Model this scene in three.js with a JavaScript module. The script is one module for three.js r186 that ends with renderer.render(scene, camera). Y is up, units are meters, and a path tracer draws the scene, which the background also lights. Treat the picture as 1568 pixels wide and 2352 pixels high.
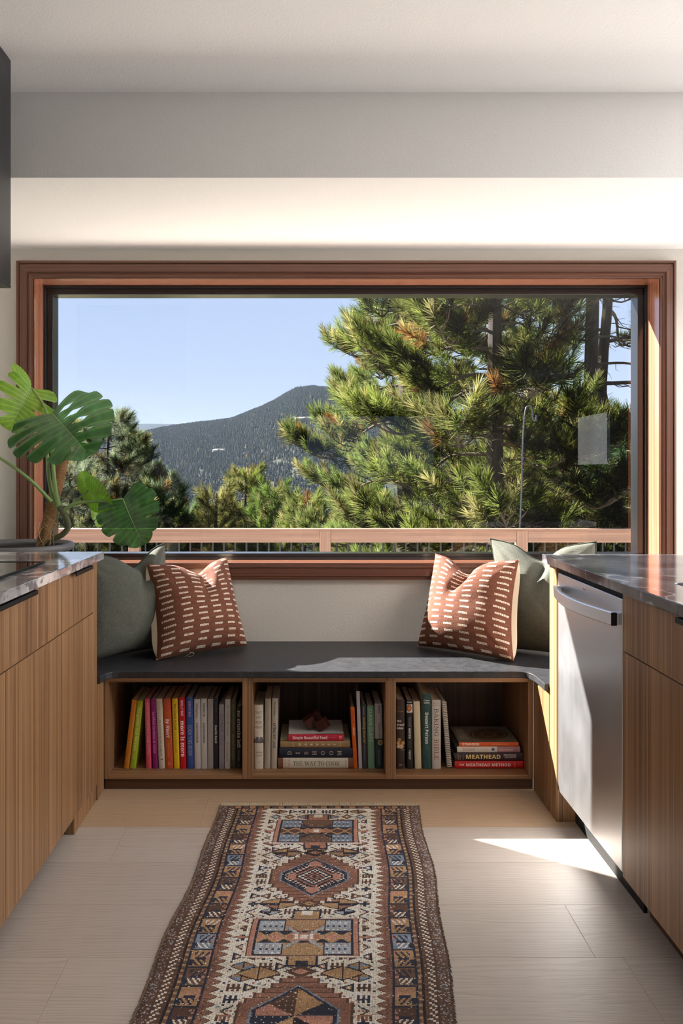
import * as THREE from 'three';
import { RoundedBoxGeometry } from 'three/addons/geometries/RoundedBoxGeometry.js';
import { mergeGeometries } from 'three/addons/utils/BufferGeometryUtils.js';
import { RectAreaLightUniformsLib } from 'three/addons/lights/RectAreaLightUniformsLib.js';

// ------------------------------------------------------------------ camera, sky, sun, area lights, exposure
const W = 1568, H = 2352, FOCAL = 1850, VPX = 708, VPY = 1078, EYE = 1.225;
const scene = new THREE.Scene();
const camera = new THREE.PerspectiveCamera(2 * Math.atan(H / 2 / FOCAL) * 180 / Math.PI, W / H, 0.05, 6000);
camera.position.set(0, EYE, 0);
camera.lookAt(0, EYE, -1);
camera.setViewOffset(W, H, W / 2 - VPX, H / 2 - VPY, W, H);
const renderer = new THREE.WebGLRenderer({ antialias: true });
renderer.toneMapping = THREE.LinearToneMapping;
renderer.toneMappingExposure = 1.58;
renderer.shadowMap.enabled = true;
RectAreaLightUniformsLib.init();

const SKY_GAIN = 0.63;
{ // clear mountain sky, the same all round: pale at the horizon, deeper overhead, ground colour below
  const w = 512, h = 256, data = new Float32Array(w * h * 4);
  for (let y = 0; y < h; y++) {
    const el = ((y + 0.5) / h - 0.5) * Math.PI, s = Math.sin(el);
    const t = Math.pow(Math.max(0, s), 0.7);
    let c = [0.60 - 0.36 * t, 0.73 - 0.33 * t, 0.96 - 0.20 * t];
    if (s < 0) { const k = Math.min(1, -s * 8); c = [0.60 - 0.42 * k, 0.73 - 0.55 * k, 0.96 - 0.82 * k]; }
    for (let x = 0; x < w; x++) {
      const o = (y * w + x) * 4;
      data[o] = c[0] * SKY_GAIN; data[o + 1] = c[1] * SKY_GAIN; data[o + 2] = c[2] * SKY_GAIN; data[o + 3] = 1;
    }
  }
  const sky = new THREE.DataTexture(data, w, h, THREE.RGBAFormat, THREE.FloatType);
  sky.mapping = THREE.EquirectangularReflectionMapping; sky.magFilter = THREE.LinearFilter; sky.needsUpdate = true;
  scene.background = sky; scene.environment = sky;
}
const SUN = new THREE.Vector3(-1.30, 1, -0.86).normalize();
const sun = new THREE.DirectionalLight(new THREE.Color(1, 0.945, 0.875), 24.0);
sun.position.copy(SUN).multiplyScalar(60); sun.target.position.set(0, 0, 0);
sun.castShadow = true; sun.shadow.mapSize.set(4096, 4096);
Object.assign(sun.shadow.camera, { left: -20, right: 20, top: 20, bottom: -20, near: 1, far: 140 });
scene.add(sun, sun.target);
const RWX = 3.8;
// area lights in unseen openings; the right door and roof light are added fill
function openingLight(w, h, pos, to, power, color) {
  const l = new THREE.RectAreaLight(new THREE.Color(...color), power, w, h);
  l.position.set(...pos); l.lookAt(...to); scene.add(l); return l;
}
openingLight(1.1, 0.66, [RWX - 0.02, 1.62, 3.2], [0, 1.62, 3.2], 2.4, [1, 0.985, 0.96]);
openingLight(1.06, 1.7, [RWX - 0.02, 0.95, -2.84], [0, 0.95, -2.84], 8.0, [0.985, 0.985, 1]);  // added fill light, set in the made-up right door
openingLight(1.5, 0.6, [2.85, 2.49, -1.95], [2.85, 0, -1.95], 14.0, [1, 0.98, 0.955]);  // added fill light below the made-up roof light
scene.fog = new THREE.FogExp2(0xcadaf6, 0.00005);

// ------------------------------------------------------------------ helpers
function rng(seed) { let s = seed | 0; return () => { s = (s + 0x6d2b79f5) | 0; let t = Math.imul(s ^ (s >>> 15), 1 | s); t = (t + Math.imul(t ^ (t >>> 7), 61 | t)) ^ t; return ((t ^ (t >>> 14)) >>> 0) / 4294967296; }; }
const V = (x, y, d) => new THREE.Vector3(x, y, -d);            // x right, y up, d metres into the picture
const px = (u, v, d) => V((u - VPX) * d / FOCAL, EYE - (v - VPY) * d / FOCAL, d);
const lerp = (a, b, t) => a + (b - a) * t, clamp = (x, a, b) => Math.min(b, Math.max(a, x));
const sstep = (a, b, x) => { const t = clamp((x - a) / (b - a), 0, 1); return t * t * (3 - 2 * t); };
const used = {};
function numbered(name) { if (used[name] === undefined) { used[name] = 0; return name; } return name + '_' + String(++used[name]).padStart(3, '0'); }
function mesh(name, geo, mat, parent) { const m = new THREE.Mesh(geo, mat); m.name = name; m.castShadow = m.receiveShadow = true; if (parent) parent.add(m); return m; }
function tag(o, label, category, group) { o.userData.label = label; o.userData.category = category; if (group) o.userData.group = group; return o; }
function thing(name, label, category, pos = [0, 0, 0], group) { const g = new THREE.Group(); g.name = numbered(name); g.position.set(...pos); scene.add(g); return tag(g, label, category, group); }
function struct(name) { const g = new THREE.Group(); g.name = name; g.userData.kind = 'structure'; scene.add(g); return g; }
function structMesh(name, geo, mat) { const m = mesh(name, geo, mat, scene); m.userData.kind = 'structure'; return m; }

// uv in metres by the way each face looks; the texture's v runs along the grain
function uvm(geo, grain = 'y', off = [0, 0]) {
  const g = geo.index ? geo.toNonIndexed() : geo, p = g.attributes.position, uv = new Float32Array(p.count * 2);
  const a = new THREE.Vector3(), b = new THREE.Vector3(), c = new THREE.Vector3();
  for (let i = 0; i < p.count; i += 3) {
    a.fromBufferAttribute(p, i); b.fromBufferAttribute(p, i + 1); c.fromBufferAttribute(p, i + 2);
    const n = b.clone().sub(a).cross(c.clone().sub(a)), ax = Math.abs(n.x), ay = Math.abs(n.y), az = Math.abs(n.z);
    const f = ax >= ay && ax >= az ? 'x' : ay >= az ? 'y' : 'z';
    for (const [k, q] of [[0, a], [1, b], [2, c]]) {
      let u, v;
      if (grain === 'y') { v = f === 'y' ? q.z : q.y; u = f === 'x' ? q.z : q.x; }
      else if (grain === 'x') { v = f === 'x' ? q.z : q.x; u = f === 'z' ? q.y : f === 'y' ? q.z : q.y; }
      else { v = f === 'z' ? q.x : q.z; u = f === 'x' ? q.y : f === 'y' ? q.x : q.y; }
      uv[(i + k) * 2] = u + off[0]; uv[(i + k) * 2 + 1] = v + off[1];
    }
  }
  g.setAttribute('uv', new THREE.BufferAttribute(uv, 2));
  return g;
}
let offs = rng(77);
// a box between world limits (d = depth into the picture), edges rounded by r
function box(x0, x1, y0, y1, d0, d1, r = 0.0012, grain = 'y', off) {
  const w = x1 - x0, h = y1 - y0, d = d1 - d0, rr = Math.min(r, w * 0.45, h * 0.45, d * 0.45);
  const g = rr > 0 ? new RoundedBoxGeometry(w, h, d, 1, rr) : new THREE.BoxGeometry(w, h, d);
  g.translate((x0 + x1) / 2, (y0 + y1) / 2, -(d0 + d1) / 2);
  return uvm(g, grain, off || [offs() * 3, offs() * 3]);
}
const merge = (list) => mergeGeometries(list.map((g) => { const q = g.index ? g.toNonIndexed() : g; for (const k of Object.keys(q.attributes)) if (!['position', 'normal', 'uv'].includes(k)) q.deleteAttribute(k); return q; }));
// a tube whose radius changes along the points
function taper(pts, radii, sides = 6, cap = true) {
  const pos = [], idx = [], uv = []; let up = new THREE.Vector3(0.31, 0.9, 0.2).normalize();
  let run = 0;
  for (let i = 0; i < pts.length; i++) {
    const t = pts[Math.min(i + 1, pts.length - 1)].clone().sub(pts[Math.max(i - 1, 0)]).normalize();
    const s = up.clone().cross(t); if (s.lengthSq() < 1e-6) s.set(1, 0, 0); s.normalize(); const q = t.clone().cross(s).normalize(); up = q;
    const r = Array.isArray(radii) ? radii[i] : lerp(radii, radii, 0);
    if (i) run += pts[i].distanceTo(pts[i - 1]);
    for (let k = 0; k <= sides; k++) { const a = k / sides * Math.PI * 2; const p = pts[i].clone().addScaledVector(s, Math.cos(a) * r).addScaledVector(q, Math.sin(a) * r); pos.push(p.x, p.y, p.z); uv.push(k / sides, run); }
  }
  const n = sides + 1;
  for (let i = 0; i < pts.length - 1; i++) for (let k = 0; k < sides; k++) { const a = i * n + k, b = a + n; idx.push(a, a + 1, b, a + 1, b + 1, b); }
  if (cap) for (const e of [0, pts.length - 1]) { const c = pos.length / 3; pos.push(pts[e].x, pts[e].y, pts[e].z); uv.push(0, 0); for (let k = 0; k < sides; k++) { const a = e * n + k; e ? idx.push(c, a, a + 1) : idx.push(c, a + 1, a); } }
  const g = new THREE.BufferGeometry();
  g.setAttribute('position', new THREE.Float32BufferAttribute(pos, 3)); g.setAttribute('uv', new THREE.Float32BufferAttribute(uv, 2)); g.setIndex(idx); g.computeVertexNormals(); return g;
}
const curve = (pts, n) => new THREE.CatmullRomCurve3(pts).getPoints(n);

// ------------------------------------------------------------------ noise and textures
function hash(x, y, s) { let h = Math.imul(x | 0, 374761393) + Math.imul(y | 0, 668265263) + Math.imul(s | 0, 974634777); h = Math.imul(h ^ (h >>> 13), 1274126177); h ^= h >>> 16; return (h >>> 0) / 4294967296; }
function vn(x, y, s = 0, wx = 1e6, wy = 1e6) { // value noise that repeats every wx, wy
  const ix = Math.floor(x), iy = Math.floor(y), fx = x - ix, fy = y - iy, u = fx * fx * (3 - 2 * fx), v = fy * fy * (3 - 2 * fy);
  const m = (a, b) => ((a % b) + b) % b, x0 = m(ix, wx), x1 = m(ix + 1, wx), y0 = m(iy, wy), y1 = m(iy + 1, wy);
  return lerp(lerp(hash(x0, y0, s), hash(x1, y0, s), u), lerp(hash(x0, y1, s), hash(x1, y1, s), u), v);
}
function fbm(x, y, s, wx, wy, oct = 4) { let a = 0.5, t = 0, f = 1; for (let i = 0; i < oct; i++) { t += a * vn(x * f, y * f, s + i * 7, wx * f, wy * f); a *= 0.5; f *= 2; } return t / (1 - Math.pow(0.5, oct)); }
function tex(w, h, fn, srgb = true, repeat) { // fn(u, v) -> 0..255 colour or number
  const data = new Uint8Array(w * h * 4);
  for (let y = 0; y < h; y++) for (let x = 0; x < w; x++) {
    const c = fn((x + 0.5) / w, (y + 0.5) / h, x, y), o = (y * w + x) * 4;
    if (typeof c === 'number') data[o] = data[o + 1] = data[o + 2] = clamp(c, 0, 255);
    else { data[o] = clamp(c[0], 0, 255); data[o + 1] = clamp(c[1], 0, 255); data[o + 2] = clamp(c[2], 0, 255); }
    data[o + 3] = 255;
  }
  const t = new THREE.DataTexture(data, w, h); t.magFilter = THREE.LinearFilter; t.wrapS = t.wrapT = THREE.RepeatWrapping;
  if (srgb) t.colorSpace = THREE.SRGBColorSpace; if (repeat) t.repeat.set(...repeat); t.needsUpdate = true; return t;
}
function canvasTex(c) { const t = new THREE.CanvasTexture(c); t.colorSpace = THREE.SRGBColorSpace; t.magFilter = THREE.LinearFilter; return t; }
const mix3 = (a, b, t) => [lerp(a[0], b[0], t), lerp(a[1], b[1], t), lerp(a[2], b[2], t)];
const std = (o) => new THREE.MeshStandardMaterial(o), phy = (o) => new THREE.MeshPhysicalMaterial(o);

// straight-grained veneer: vertical streaks of several widths, 0.6 m across, 2.4 m along
function streaks(u, v, s) {
  const w = u + 0.004 * (vn(v * 6, u * 3, s + 3, 6, 3) - 0.5);
  return 0.40 * vn(w * 60, v * 2, s, 60, 2) + 0.28 * vn(w * 170, v * 3, s + 1, 170, 3) + 0.22 * vn(w * 420, v * 10, s + 2, 420, 10) + 0.10 * vn(w * 18, v * 1, s + 5, 18, 1);
}
const veneerMap = tex(1024, 512, (u, v) => {
  let t = clamp((streaks(u, v, 11) - 0.22) / 0.56, 0, 1);
  let c = mix3([112, 80, 53], [194, 152, 108], t);
  const pin = vn(u * 300, v * 1.0, 91, 300, 1); if (pin > 0.86) c = mix3(c, [224, 184, 136], (pin - 0.86) * 4);
  if (pin < 0.1) c = mix3(c, [84, 58, 42], (0.1 - pin) * 5);
  return mix3(c, [156, 118, 80], 0.18 + 0.1 * vn(u * 500, v * 300, 5, 500, 300));
}, true, [1 / 0.6, 1 / 2.4]);
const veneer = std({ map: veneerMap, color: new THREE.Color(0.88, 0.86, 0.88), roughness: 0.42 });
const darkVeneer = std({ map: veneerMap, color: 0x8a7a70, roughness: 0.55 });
// reddish fir for the window boards
const firMap = tex(512, 512, (u, v) => {
  const t = clamp((streaks(u, v, 41) - 0.2) / 0.6, 0, 1);
  return mix3(mix3([72, 40, 28], [128, 82, 58], t), [108, 64, 44], 0.25 * vn(u * 300, v * 160, 8, 300, 160));
}, true, [1 / 0.22, 1 / 1.8]);
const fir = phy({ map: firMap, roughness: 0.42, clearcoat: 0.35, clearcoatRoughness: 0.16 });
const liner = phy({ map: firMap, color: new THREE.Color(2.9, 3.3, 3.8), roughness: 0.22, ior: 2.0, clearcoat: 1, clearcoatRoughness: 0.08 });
// pale oak: cathedral figure and fine pores, one board 0.25 m across and 2 m along
const oakMap = tex(1024, 1024, (u, v) => {
  const warp = fbm(u * 3, v * 4, 21, 3, 4, 3), q = (u - 0.5) * 2;
  const ring = Math.abs(q) * 9 + warp * 5.5 + 0.7 * q * vn(v * 3, 1, 4, 3, 1);
  const r = ring - Math.floor(ring), line = Math.pow(r, 2.2);
  const pore = vn(u * 260, v * 26, 31, 260, 26), fine = vn(u * 512, v * 60, 32, 512, 60);
  let c = mix3([206, 196, 186], [168, 152, 138], 0.55 * line * (0.5 + 0.5 * warp) + 0.1 * fine);
  if (pore < 0.25) c = mix3(c, [132, 116, 104], (0.25 - pore) * 1.4);
  return mix3(c, [192, 180, 168], 0.3 * fbm(u * 4, v * 5, 61, 4, 5, 3));
}, true, [1 / 0.25, 1 / 2]);
const oakBump = tex(512, 512, (u, v) => 255 * (0.5 * vn(u * 200, v * 26, 31, 200, 26) + 0.5 * vn(u * 400, v * 60, 32, 400, 60)), false, [1 / 0.25, 1 / 2]);
const oaks = [[1, 1, 1], [0.97, 0.955, 0.94], [1.0, 0.98, 0.96], [0.94, 0.935, 0.935], [0.98, 0.985, 0.99]].map((c) => std({ map: oakMap, bumpMap: oakBump, bumpScale: 0.0004, roughness: 0.46, color: new THREE.Color(...c) }));
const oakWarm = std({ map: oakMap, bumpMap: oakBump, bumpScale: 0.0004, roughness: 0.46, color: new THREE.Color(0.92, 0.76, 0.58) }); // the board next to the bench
// wall paint with the faint roller texture
const paintBump = tex(512, 512, (u, v) => 255 * (0.6 * vn(u * 160, v * 160, 3, 160, 160) + 0.4 * vn(u * 320, v * 320, 4, 320, 320)), false, [1.6, 1.6]);
const wallPaint = std({ color: new THREE.Color(0.66, 0.635, 0.59), roughness: 0.85, bumpMap: paintBump, bumpScale: 0.0006 });
const ceilPaint = std({ color: new THREE.Color(0.88, 0.88, 0.88), roughness: 0.9, bumpMap: paintBump, bumpScale: 0.0005 });
// stones
const graniteMap = tex(1024, 1024, (u, v) => {
  const n = hash(Math.floor(u * 700), Math.floor(v * 700), 5), m = fbm(u * 40, v * 40, 9, 40, 40, 3);
  let c = mix3([34, 35, 38], [58, 60, 64], m); if (n > 0.93) c = mix3(c, [150, 155, 160], (n - 0.93) * 9); if (n < 0.1) c = mix3(c, [14, 14, 16], 0.6); return c;
}, true, [1 / 0.8, 1 / 0.8]);
const blackGranite = phy({ map: graniteMap, roughness: 0.42, bumpMap: graniteMap, bumpScale: 0.0002 });
function veins(u, v, s) { // sharp wandering lines, 0..1
  const a = fbm(u * 4, v * 4, s, 4, 4, 5), b = fbm(u * 7 + a, v * 7, s + 50, 7, 7, 4);
  return Math.max(Math.pow(1 - Math.abs(a - 0.5) * 2, 18), 0.7 * Math.pow(1 - Math.abs(b - 0.48) * 2, 26));
}
const paleStoneMap = tex(1024, 1024, (u, v) => {
  const f = fbm(u * 6, v * 6, 14, 6, 6, 5), g = fbm(u * 30, v * 30, 15, 30, 30, 3), w = veins(u, v, 16);
  let c = mix3([148, 148, 152], [226, 225, 223], sstep(0.3, 0.62, f)); c = mix3(c, [106, 104, 112], clamp(sstep(0.56, 0.7, g) * 0.8, 0, 1)); return mix3(c, [98, 92, 100], w * 0.8);
}, true, [1 / 0.9, 1 / 0.9]);
const paleStone = phy({ map: paleStoneMap, roughness: 0.12, clearcoat: 0.4, clearcoatRoughness: 0.06 });
const darkStoneMap = tex(1024, 1024, (u, v) => {
  const f = fbm(u * 8, v * 8, 24, 8, 8, 5), g = fbm(u * 60, v * 60, 25, 60, 60, 2), w = veins(u, v, 27);
  let c = mix3([62, 62, 68], [116, 115, 120], sstep(0.3, 0.7, f)); c = mix3(c, [84, 84, 90], 0.4 * g); return mix3(c, [205, 204, 206], clamp(w * 1.1 - 0.25, 0, 1));
}, true, [1 / 1.1, 1 / 1.1]);
const darkStone = phy({ map: darkStoneMap, roughness: 0.16, clearcoat: 0.3, clearcoatRoughness: 0.08 });
// metals and plain things
const blackMetal = std({ color: 0x16171a, roughness: 0.38, metalness: 0.4 });
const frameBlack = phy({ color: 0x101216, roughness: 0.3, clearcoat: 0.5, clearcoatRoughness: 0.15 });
const scratch = tex(512, 512, (u, v) => 255 * (0.345 + 0.03 * vn(u * 6, v * 500, 51, 6, 500) + 0.09 * fbm(u * 5, v * 5, 52, 5, 5, 4)), false, [1.6, 1.6]);
const steel = std({ color: new THREE.Color(0.69, 0.705, 0.73), metalness: 1, roughness: 0.95, roughnessMap: scratch });
const steelBright = std({ color: new THREE.Color(0.9, 0.91, 0.93), metalness: 1, roughness: 0.42 });
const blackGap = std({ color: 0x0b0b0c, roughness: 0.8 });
const hoodBlack = std({ color: 0x2a2c30, roughness: 0.35, metalness: 0.3 });
const pane = phy({ color: 0xffffff, roughness: 0, transmission: 1, thickness: 0, ior: 1.45 });

// ------------------------------------------------------------------ the room
const WALL = 3.6, OUT = 3.83, XL = -0.78, XR = 0.86;
const win = { x0: -1.225, x1: 1.567, y0: 0.807, y1: 2.076 };
const LW = -1.45, RW = RWX, REAR = -4.4;
{
  const g = [];
  for (const [x0, x1, y0, y1] of [[LW - 0.2, win.x0 - 0.02, -0.3, 2.8], [win.x1 + 0.02, RW + 0.2, -0.3, 2.8], [win.x0 - 0.02, win.x1 + 0.02, -0.3, win.y0 - 0.02], [win.x0 - 0.02, win.x1 + 0.02, win.y1 + 0.02, 2.8]]) g.push(box(x0, x1, y0, y1, WALL, OUT, 0));
  structMesh('wall_back', merge(g), wallPaint);
  structMesh('wall_left', box(LW - 0.2, LW, -0.3, 2.8, REAR - 0.2, WALL, 0), wallPaint);
  // right wall with openings for the small window and the added glazed door
  const r = [];
  for (const [y0, y1, d0, d1] of [[-0.3, 1.25, -3.8, -2.6], [1.99, 2.8, -3.8, -2.6], [-0.3, 2.8, REAR - 0.2, -3.8], [-0.3, 2.8, -2.6, 2.3], [-0.3, 0.06, 2.3, 3.38], [1.84, 2.8, 2.3, 3.38], [-0.3, 2.8, 3.38, WALL]]) r.push(box(RW, RW + 0.2, y0, y1, d0, d1, 0));
  structMesh('wall_right', merge(r), wallPaint);
  // rear wall with an opening for the added glazed doors
  const b = [];
  for (const [x0, x1, y0, y1] of [[LW - 0.2, -0.1, -0.3, 2.8], [2.5, 2.6, -0.3, 2.8], [-0.1, 2.0, -0.3, 0.2], [-0.1, 2.0, 2.1, 2.8], [2.0, RW + 0.2, -0.3, 2.8]]) b.push(box(x0, x1, y0, y1, REAR - 0.2, REAR, 0));
  structMesh('wall_rear', merge(b.slice(0, 1).concat(b.slice(2))), wallPaint);
  // ceiling with an opening for the added roof light
  const c = [];
  for (const [x0, x1, d0, d1] of [[LW - 0.2, 1.55, REAR - 0.2, 2.75], [3.75, RW + 0.2, REAR - 0.2, 2.75], [1.55, 3.75, REAR - 0.2, 1.6], [1.55, 3.75, 2.5, 2.75]]) c.push(box(x0, x1, 2.5, 2.72, d0, d1, 0));
  structMesh('ceiling', merge(c), ceilPaint);
  const s = struct('ceiling_soffit');
  mesh('soffit_underside', box(LW, RW, 2.211, 2.24, 2.7235, WALL, 0), ceilPaint, s);
  mesh('soffit_face', box(LW, RW, 2.2115, 2.5, 2.723, 2.75, 0), ceilPaint, s);
}
{ // the floor: every board a piece of its own, running left to right
  const f = struct('floor');
  mesh('subfloor', box(LW - 0.2, RW + 0.2, -0.3, -0.018, REAR, WALL, 0), std({ color: 0x6b5540, roughness: 0.9 }), f);
  const r = rng(4), PW = 0.2455, first = 2.757 + PW * 4;
  for (let row = 0; row < 12; row++) {
    const d1 = first - row * PW, d0 = d1 - PW; if (d0 > WALL) continue;
    let x = LW - 0.1 - r() * 1.2;
    const marks = { 4: [-0.62], 7: [-0.6], 6: [0.72] }[row] || [];
    while (x < RW) {
      let x1 = x + 1.3 + r() * 1.1; for (const m of marks) if (x < m - 0.02 && x1 > m - 0.5) x1 = Math.max(m, x + 0.3);
      const a = Math.max(x, LW), b = Math.min(x1, RW);
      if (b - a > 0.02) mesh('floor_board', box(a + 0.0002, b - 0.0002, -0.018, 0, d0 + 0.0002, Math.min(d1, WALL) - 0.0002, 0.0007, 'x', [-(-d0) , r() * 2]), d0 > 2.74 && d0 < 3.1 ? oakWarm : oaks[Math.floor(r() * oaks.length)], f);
      x = x1;
    }
  }
  mesh('floor_rear', box(LW, RW, -0.018, 0, REAR, first - 12 * PW, 0, 'x'), oaks[0], f);
}
{ // the picture window: casing boards with a stepped moulding, jamb liners, black frame, glass
  const w = struct('window_1');
  const cx0 = -1.297, cx1 = 1.633, cy0 = 0.735, cy1 = 2.152;
  // profile across the board: t = 0 outer edge .. 1 inner edge -> how far it stands off the wall
  const prof = [[0, 0.0], [0, 0.024], [0.14, 0.026], [0.17, 0.018], [0.2, 0.018], [0.22, 0.021], [0.64, 0.021], [0.66, 0.016], [0.69, 0.016], [0.74, 0.02], [0.86, 0.017], [0.89, 0.013], [0.92, 0.013], [1, 0.012], [1, 0]];
  function casing(a, b, ai, bi) { // outer corners a, b and inner corners ai, bi (x, y)
    const pos = [], uv = [], idx = [], len = Math.hypot(b[0] - a[0], b[1] - a[1]);
    prof.forEach(([t, o]) => { for (const [p, q, l] of [[a, ai, 0], [b, bi, len]]) { pos.push(lerp(p[0], q[0], t), lerp(p[1], q[1], t), -(WALL - o)); uv.push(t * 0.075 + o, l); } });
    for (let i = 0; i < prof.length - 1; i++) { const k = i * 2; idx.push(k, k + 1, k + 2, k + 1, k + 3, k + 2); }
    const g = new THREE.BufferGeometry(); g.setAttribute('position', new THREE.Float32BufferAttribute(pos, 3)); g.setAttribute('uv', new THREE.Float32BufferAttribute(uv, 2)); g.setIndex(idx);
    const n = g.toNonIndexed(); n.computeVertexNormals(); return n;
  }
  const ix0 = win.x0, ix1 = win.x1, iy0 = win.y0, iy1 = win.y1, gp = 0.0007;
  mesh('casing', casing([cx0 + gp, cy1], [cx1 - gp, cy1], [ix0 + gp, iy1], [ix1 - gp, iy1]), fir, w);
  mesh('casing', casing([cx1, cy1 - gp], [cx1, cy0 + gp], [ix1, iy1 - gp], [ix1, iy0 + gp]), fir, w);
  mesh('casing', casing([cx1 - gp, cy0], [cx0 + gp, cy0], [ix1 - gp, iy0], [ix0 + gp, iy0]), fir, w);
  mesh('casing', casing([cx0, cy0 + gp], [cx0, cy1 - gp], [ix0, iy0 + gp], [ix0, iy1 - gp]), fir, w);
  const J0 = WALL - 0.009, J1 = WALL + 0.125, T = 0.019;
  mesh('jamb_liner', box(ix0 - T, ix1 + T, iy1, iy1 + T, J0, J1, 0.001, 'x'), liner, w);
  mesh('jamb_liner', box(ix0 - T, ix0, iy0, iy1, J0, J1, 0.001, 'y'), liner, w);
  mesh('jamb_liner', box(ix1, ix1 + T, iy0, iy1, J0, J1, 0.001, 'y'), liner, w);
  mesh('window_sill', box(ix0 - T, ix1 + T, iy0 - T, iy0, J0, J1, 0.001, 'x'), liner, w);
  const F = 0.04, e = 0.012;
  for (const [x0, x1, y0, y1] of [[ix0 - T, ix1 + T, iy1 - F, iy1 + T], [ix0 - T, ix1 + T, iy0 - T, iy0 + F - 0.012], [ix0 - T, ix0 + F, iy0 + F - 0.012, iy1 - F], [ix1 - F, ix1 + T, iy0 + F - 0.012, iy1 - F]]) mesh('frame_rail', box(x0, x1, y0, y1, J1 + 0.012, OUT - 0.01, 0.002), frameBlack, w);
  // stepped glazing bead on the room side
  for (const [x0, x1, y0, y1] of [[ix0 - T, ix1 + T, iy1 - e, iy1 + T], [ix0 - T, ix1 + T, iy0 - T, iy0 + e], [ix0 - T, ix0 + e, iy0 + e, iy1 - e], [ix1 - e, ix1 + T, iy0 + e, iy1 - e]]) mesh('glazing_bead', box(x0, x1, y0, y1, J1, J1 + 0.0115, 0.0015), frameBlack, w);
  mesh('pane', new THREE.PlaneGeometry(ix1 - ix0 - 2 * F + 0.01, iy1 - iy0 - 2 * F + 0.022).translate((ix0 + ix1) / 2, (iy0 + iy1) / 2 - 0.006, -(J1 + 0.05)), pane, w);
  // outside boards that close the wall opening
}
{ // unseen openings: a small window, plus doors and roof light added for brightness
  const a = struct('window_2');
  mesh('pane', new THREE.PlaneGeometry(1.18, 0.72).rotateY(-Math.PI / 2).translate(RW + 0.12, 1.62, 3.2), pane, a);
  for (const [y0, y1, d0, d1] of [[1.25, 1.29, -3.8, -2.6], [1.95, 1.99, -3.8, -2.6], [1.29, 1.95, -3.8, -3.76], [1.29, 1.95, -2.64, -2.6]]) mesh('frame_rail', box(RW + 0.08, RW + 0.15, y0, y1, d0, d1), frameBlack, a);
  const e = struct('door_2');  // made-up glazed door, added to brighten the room from the right
  mesh('pane', new THREE.PlaneGeometry(1.08, 1.78).rotateY(-Math.PI / 2).translate(RW + 0.12, 0.95, -2.84), pane, e);
  for (const [y0, y1, d0, d1] of [[0.06, 0.1, 2.3, 3.38], [1.8, 1.84, 2.3, 3.38], [0.1, 1.8, 2.3, 2.34], [0.1, 1.8, 3.34, 3.38]]) mesh('frame_rail', box(RW + 0.08, RW + 0.15, y0, y1, d0, d1), frameBlack, e);
  const b = struct('door_1');  // made-up rear glazing, added to let sky light in
  mesh('pane', new THREE.PlaneGeometry(2.0, 1.9).translate(0.9, 1.15, 4.5), pane, b);
  for (const [x0, x1, y0, y1] of [[-0.1, 2.0, 0.2, 0.28], [-0.1, 2.0, 2.02, 2.1], [-0.1, -0.02, 0.28, 2.02], [0.92, 1.0, 0.28, 2.02], [1.88, 1.96, 0.28, 2.02]]) mesh('frame_rail', box(x0, Math.min(x1, RW), y0, y1, REAR - 0.14, REAR - 0.06), frameBlack, b);
  const c = struct('added_window_3');  // made-up roof light, added so sun and sky brighten the room
  mesh('pane', new THREE.PlaneGeometry(2.2, 0.9).rotateX(Math.PI / 2).translate(2.65, 2.68, -2.05), pane, c);
  for (const [x0, x1, d0, d1] of [[1.55, 3.75, 1.6, 1.63], [1.55, 3.75, 2.47, 2.5], [1.55, 1.58, 1.63, 2.47], [3.72, 3.75, 1.63, 2.47]]) mesh('frame_rail', box(x0, x1, 2.64, 2.72, d0, d1), ceilPaint, c);
}

// ------------------------------------------------------------------ bench
const BT = 0.457, BB = 0.432;
{
  const s = new THREE.Shape();
  const P = [[LW + 0.005, 3.595], [LW + 0.005, 2.976], [-0.772, 2.976]];
  s.moveTo(P[0][0], P[0][1]); s.lineTo(P[1][0], P[1][1]); s.lineTo(P[2][0], P[2][1]);
  s.bezierCurveTo(-0.768, 3.03, -0.762, 3.062, -0.71, 3.062); s.lineTo(0.79, 3.062); s.bezierCurveTo(0.838, 3.062, 0.843, 3.03, 0.847, 2.99);
  s.lineTo(0.847, 2.884); s.lineTo(1.75, 2.884); s.lineTo(1.75, 3.595); s.closePath();
  const g = new THREE.ExtrudeGeometry(s, { depth: BT - BB - 0.005, bevelEnabled: true, bevelSize: 0.0025, bevelThickness: 0.0025, bevelSegments: 2, curveSegments: 10 });
  g.rotateX(-Math.PI / 2); g.translate(0, BB + 0.0025, 0);
  const m = mesh(numbered('bench_seat_slab'), uvm(g, 'x', [0.2, 0.1]), blackGranite, scene);
  tag(m, 'honed black granite slab forming the window bench seat under the four cushions', 'bench top');
}
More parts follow.
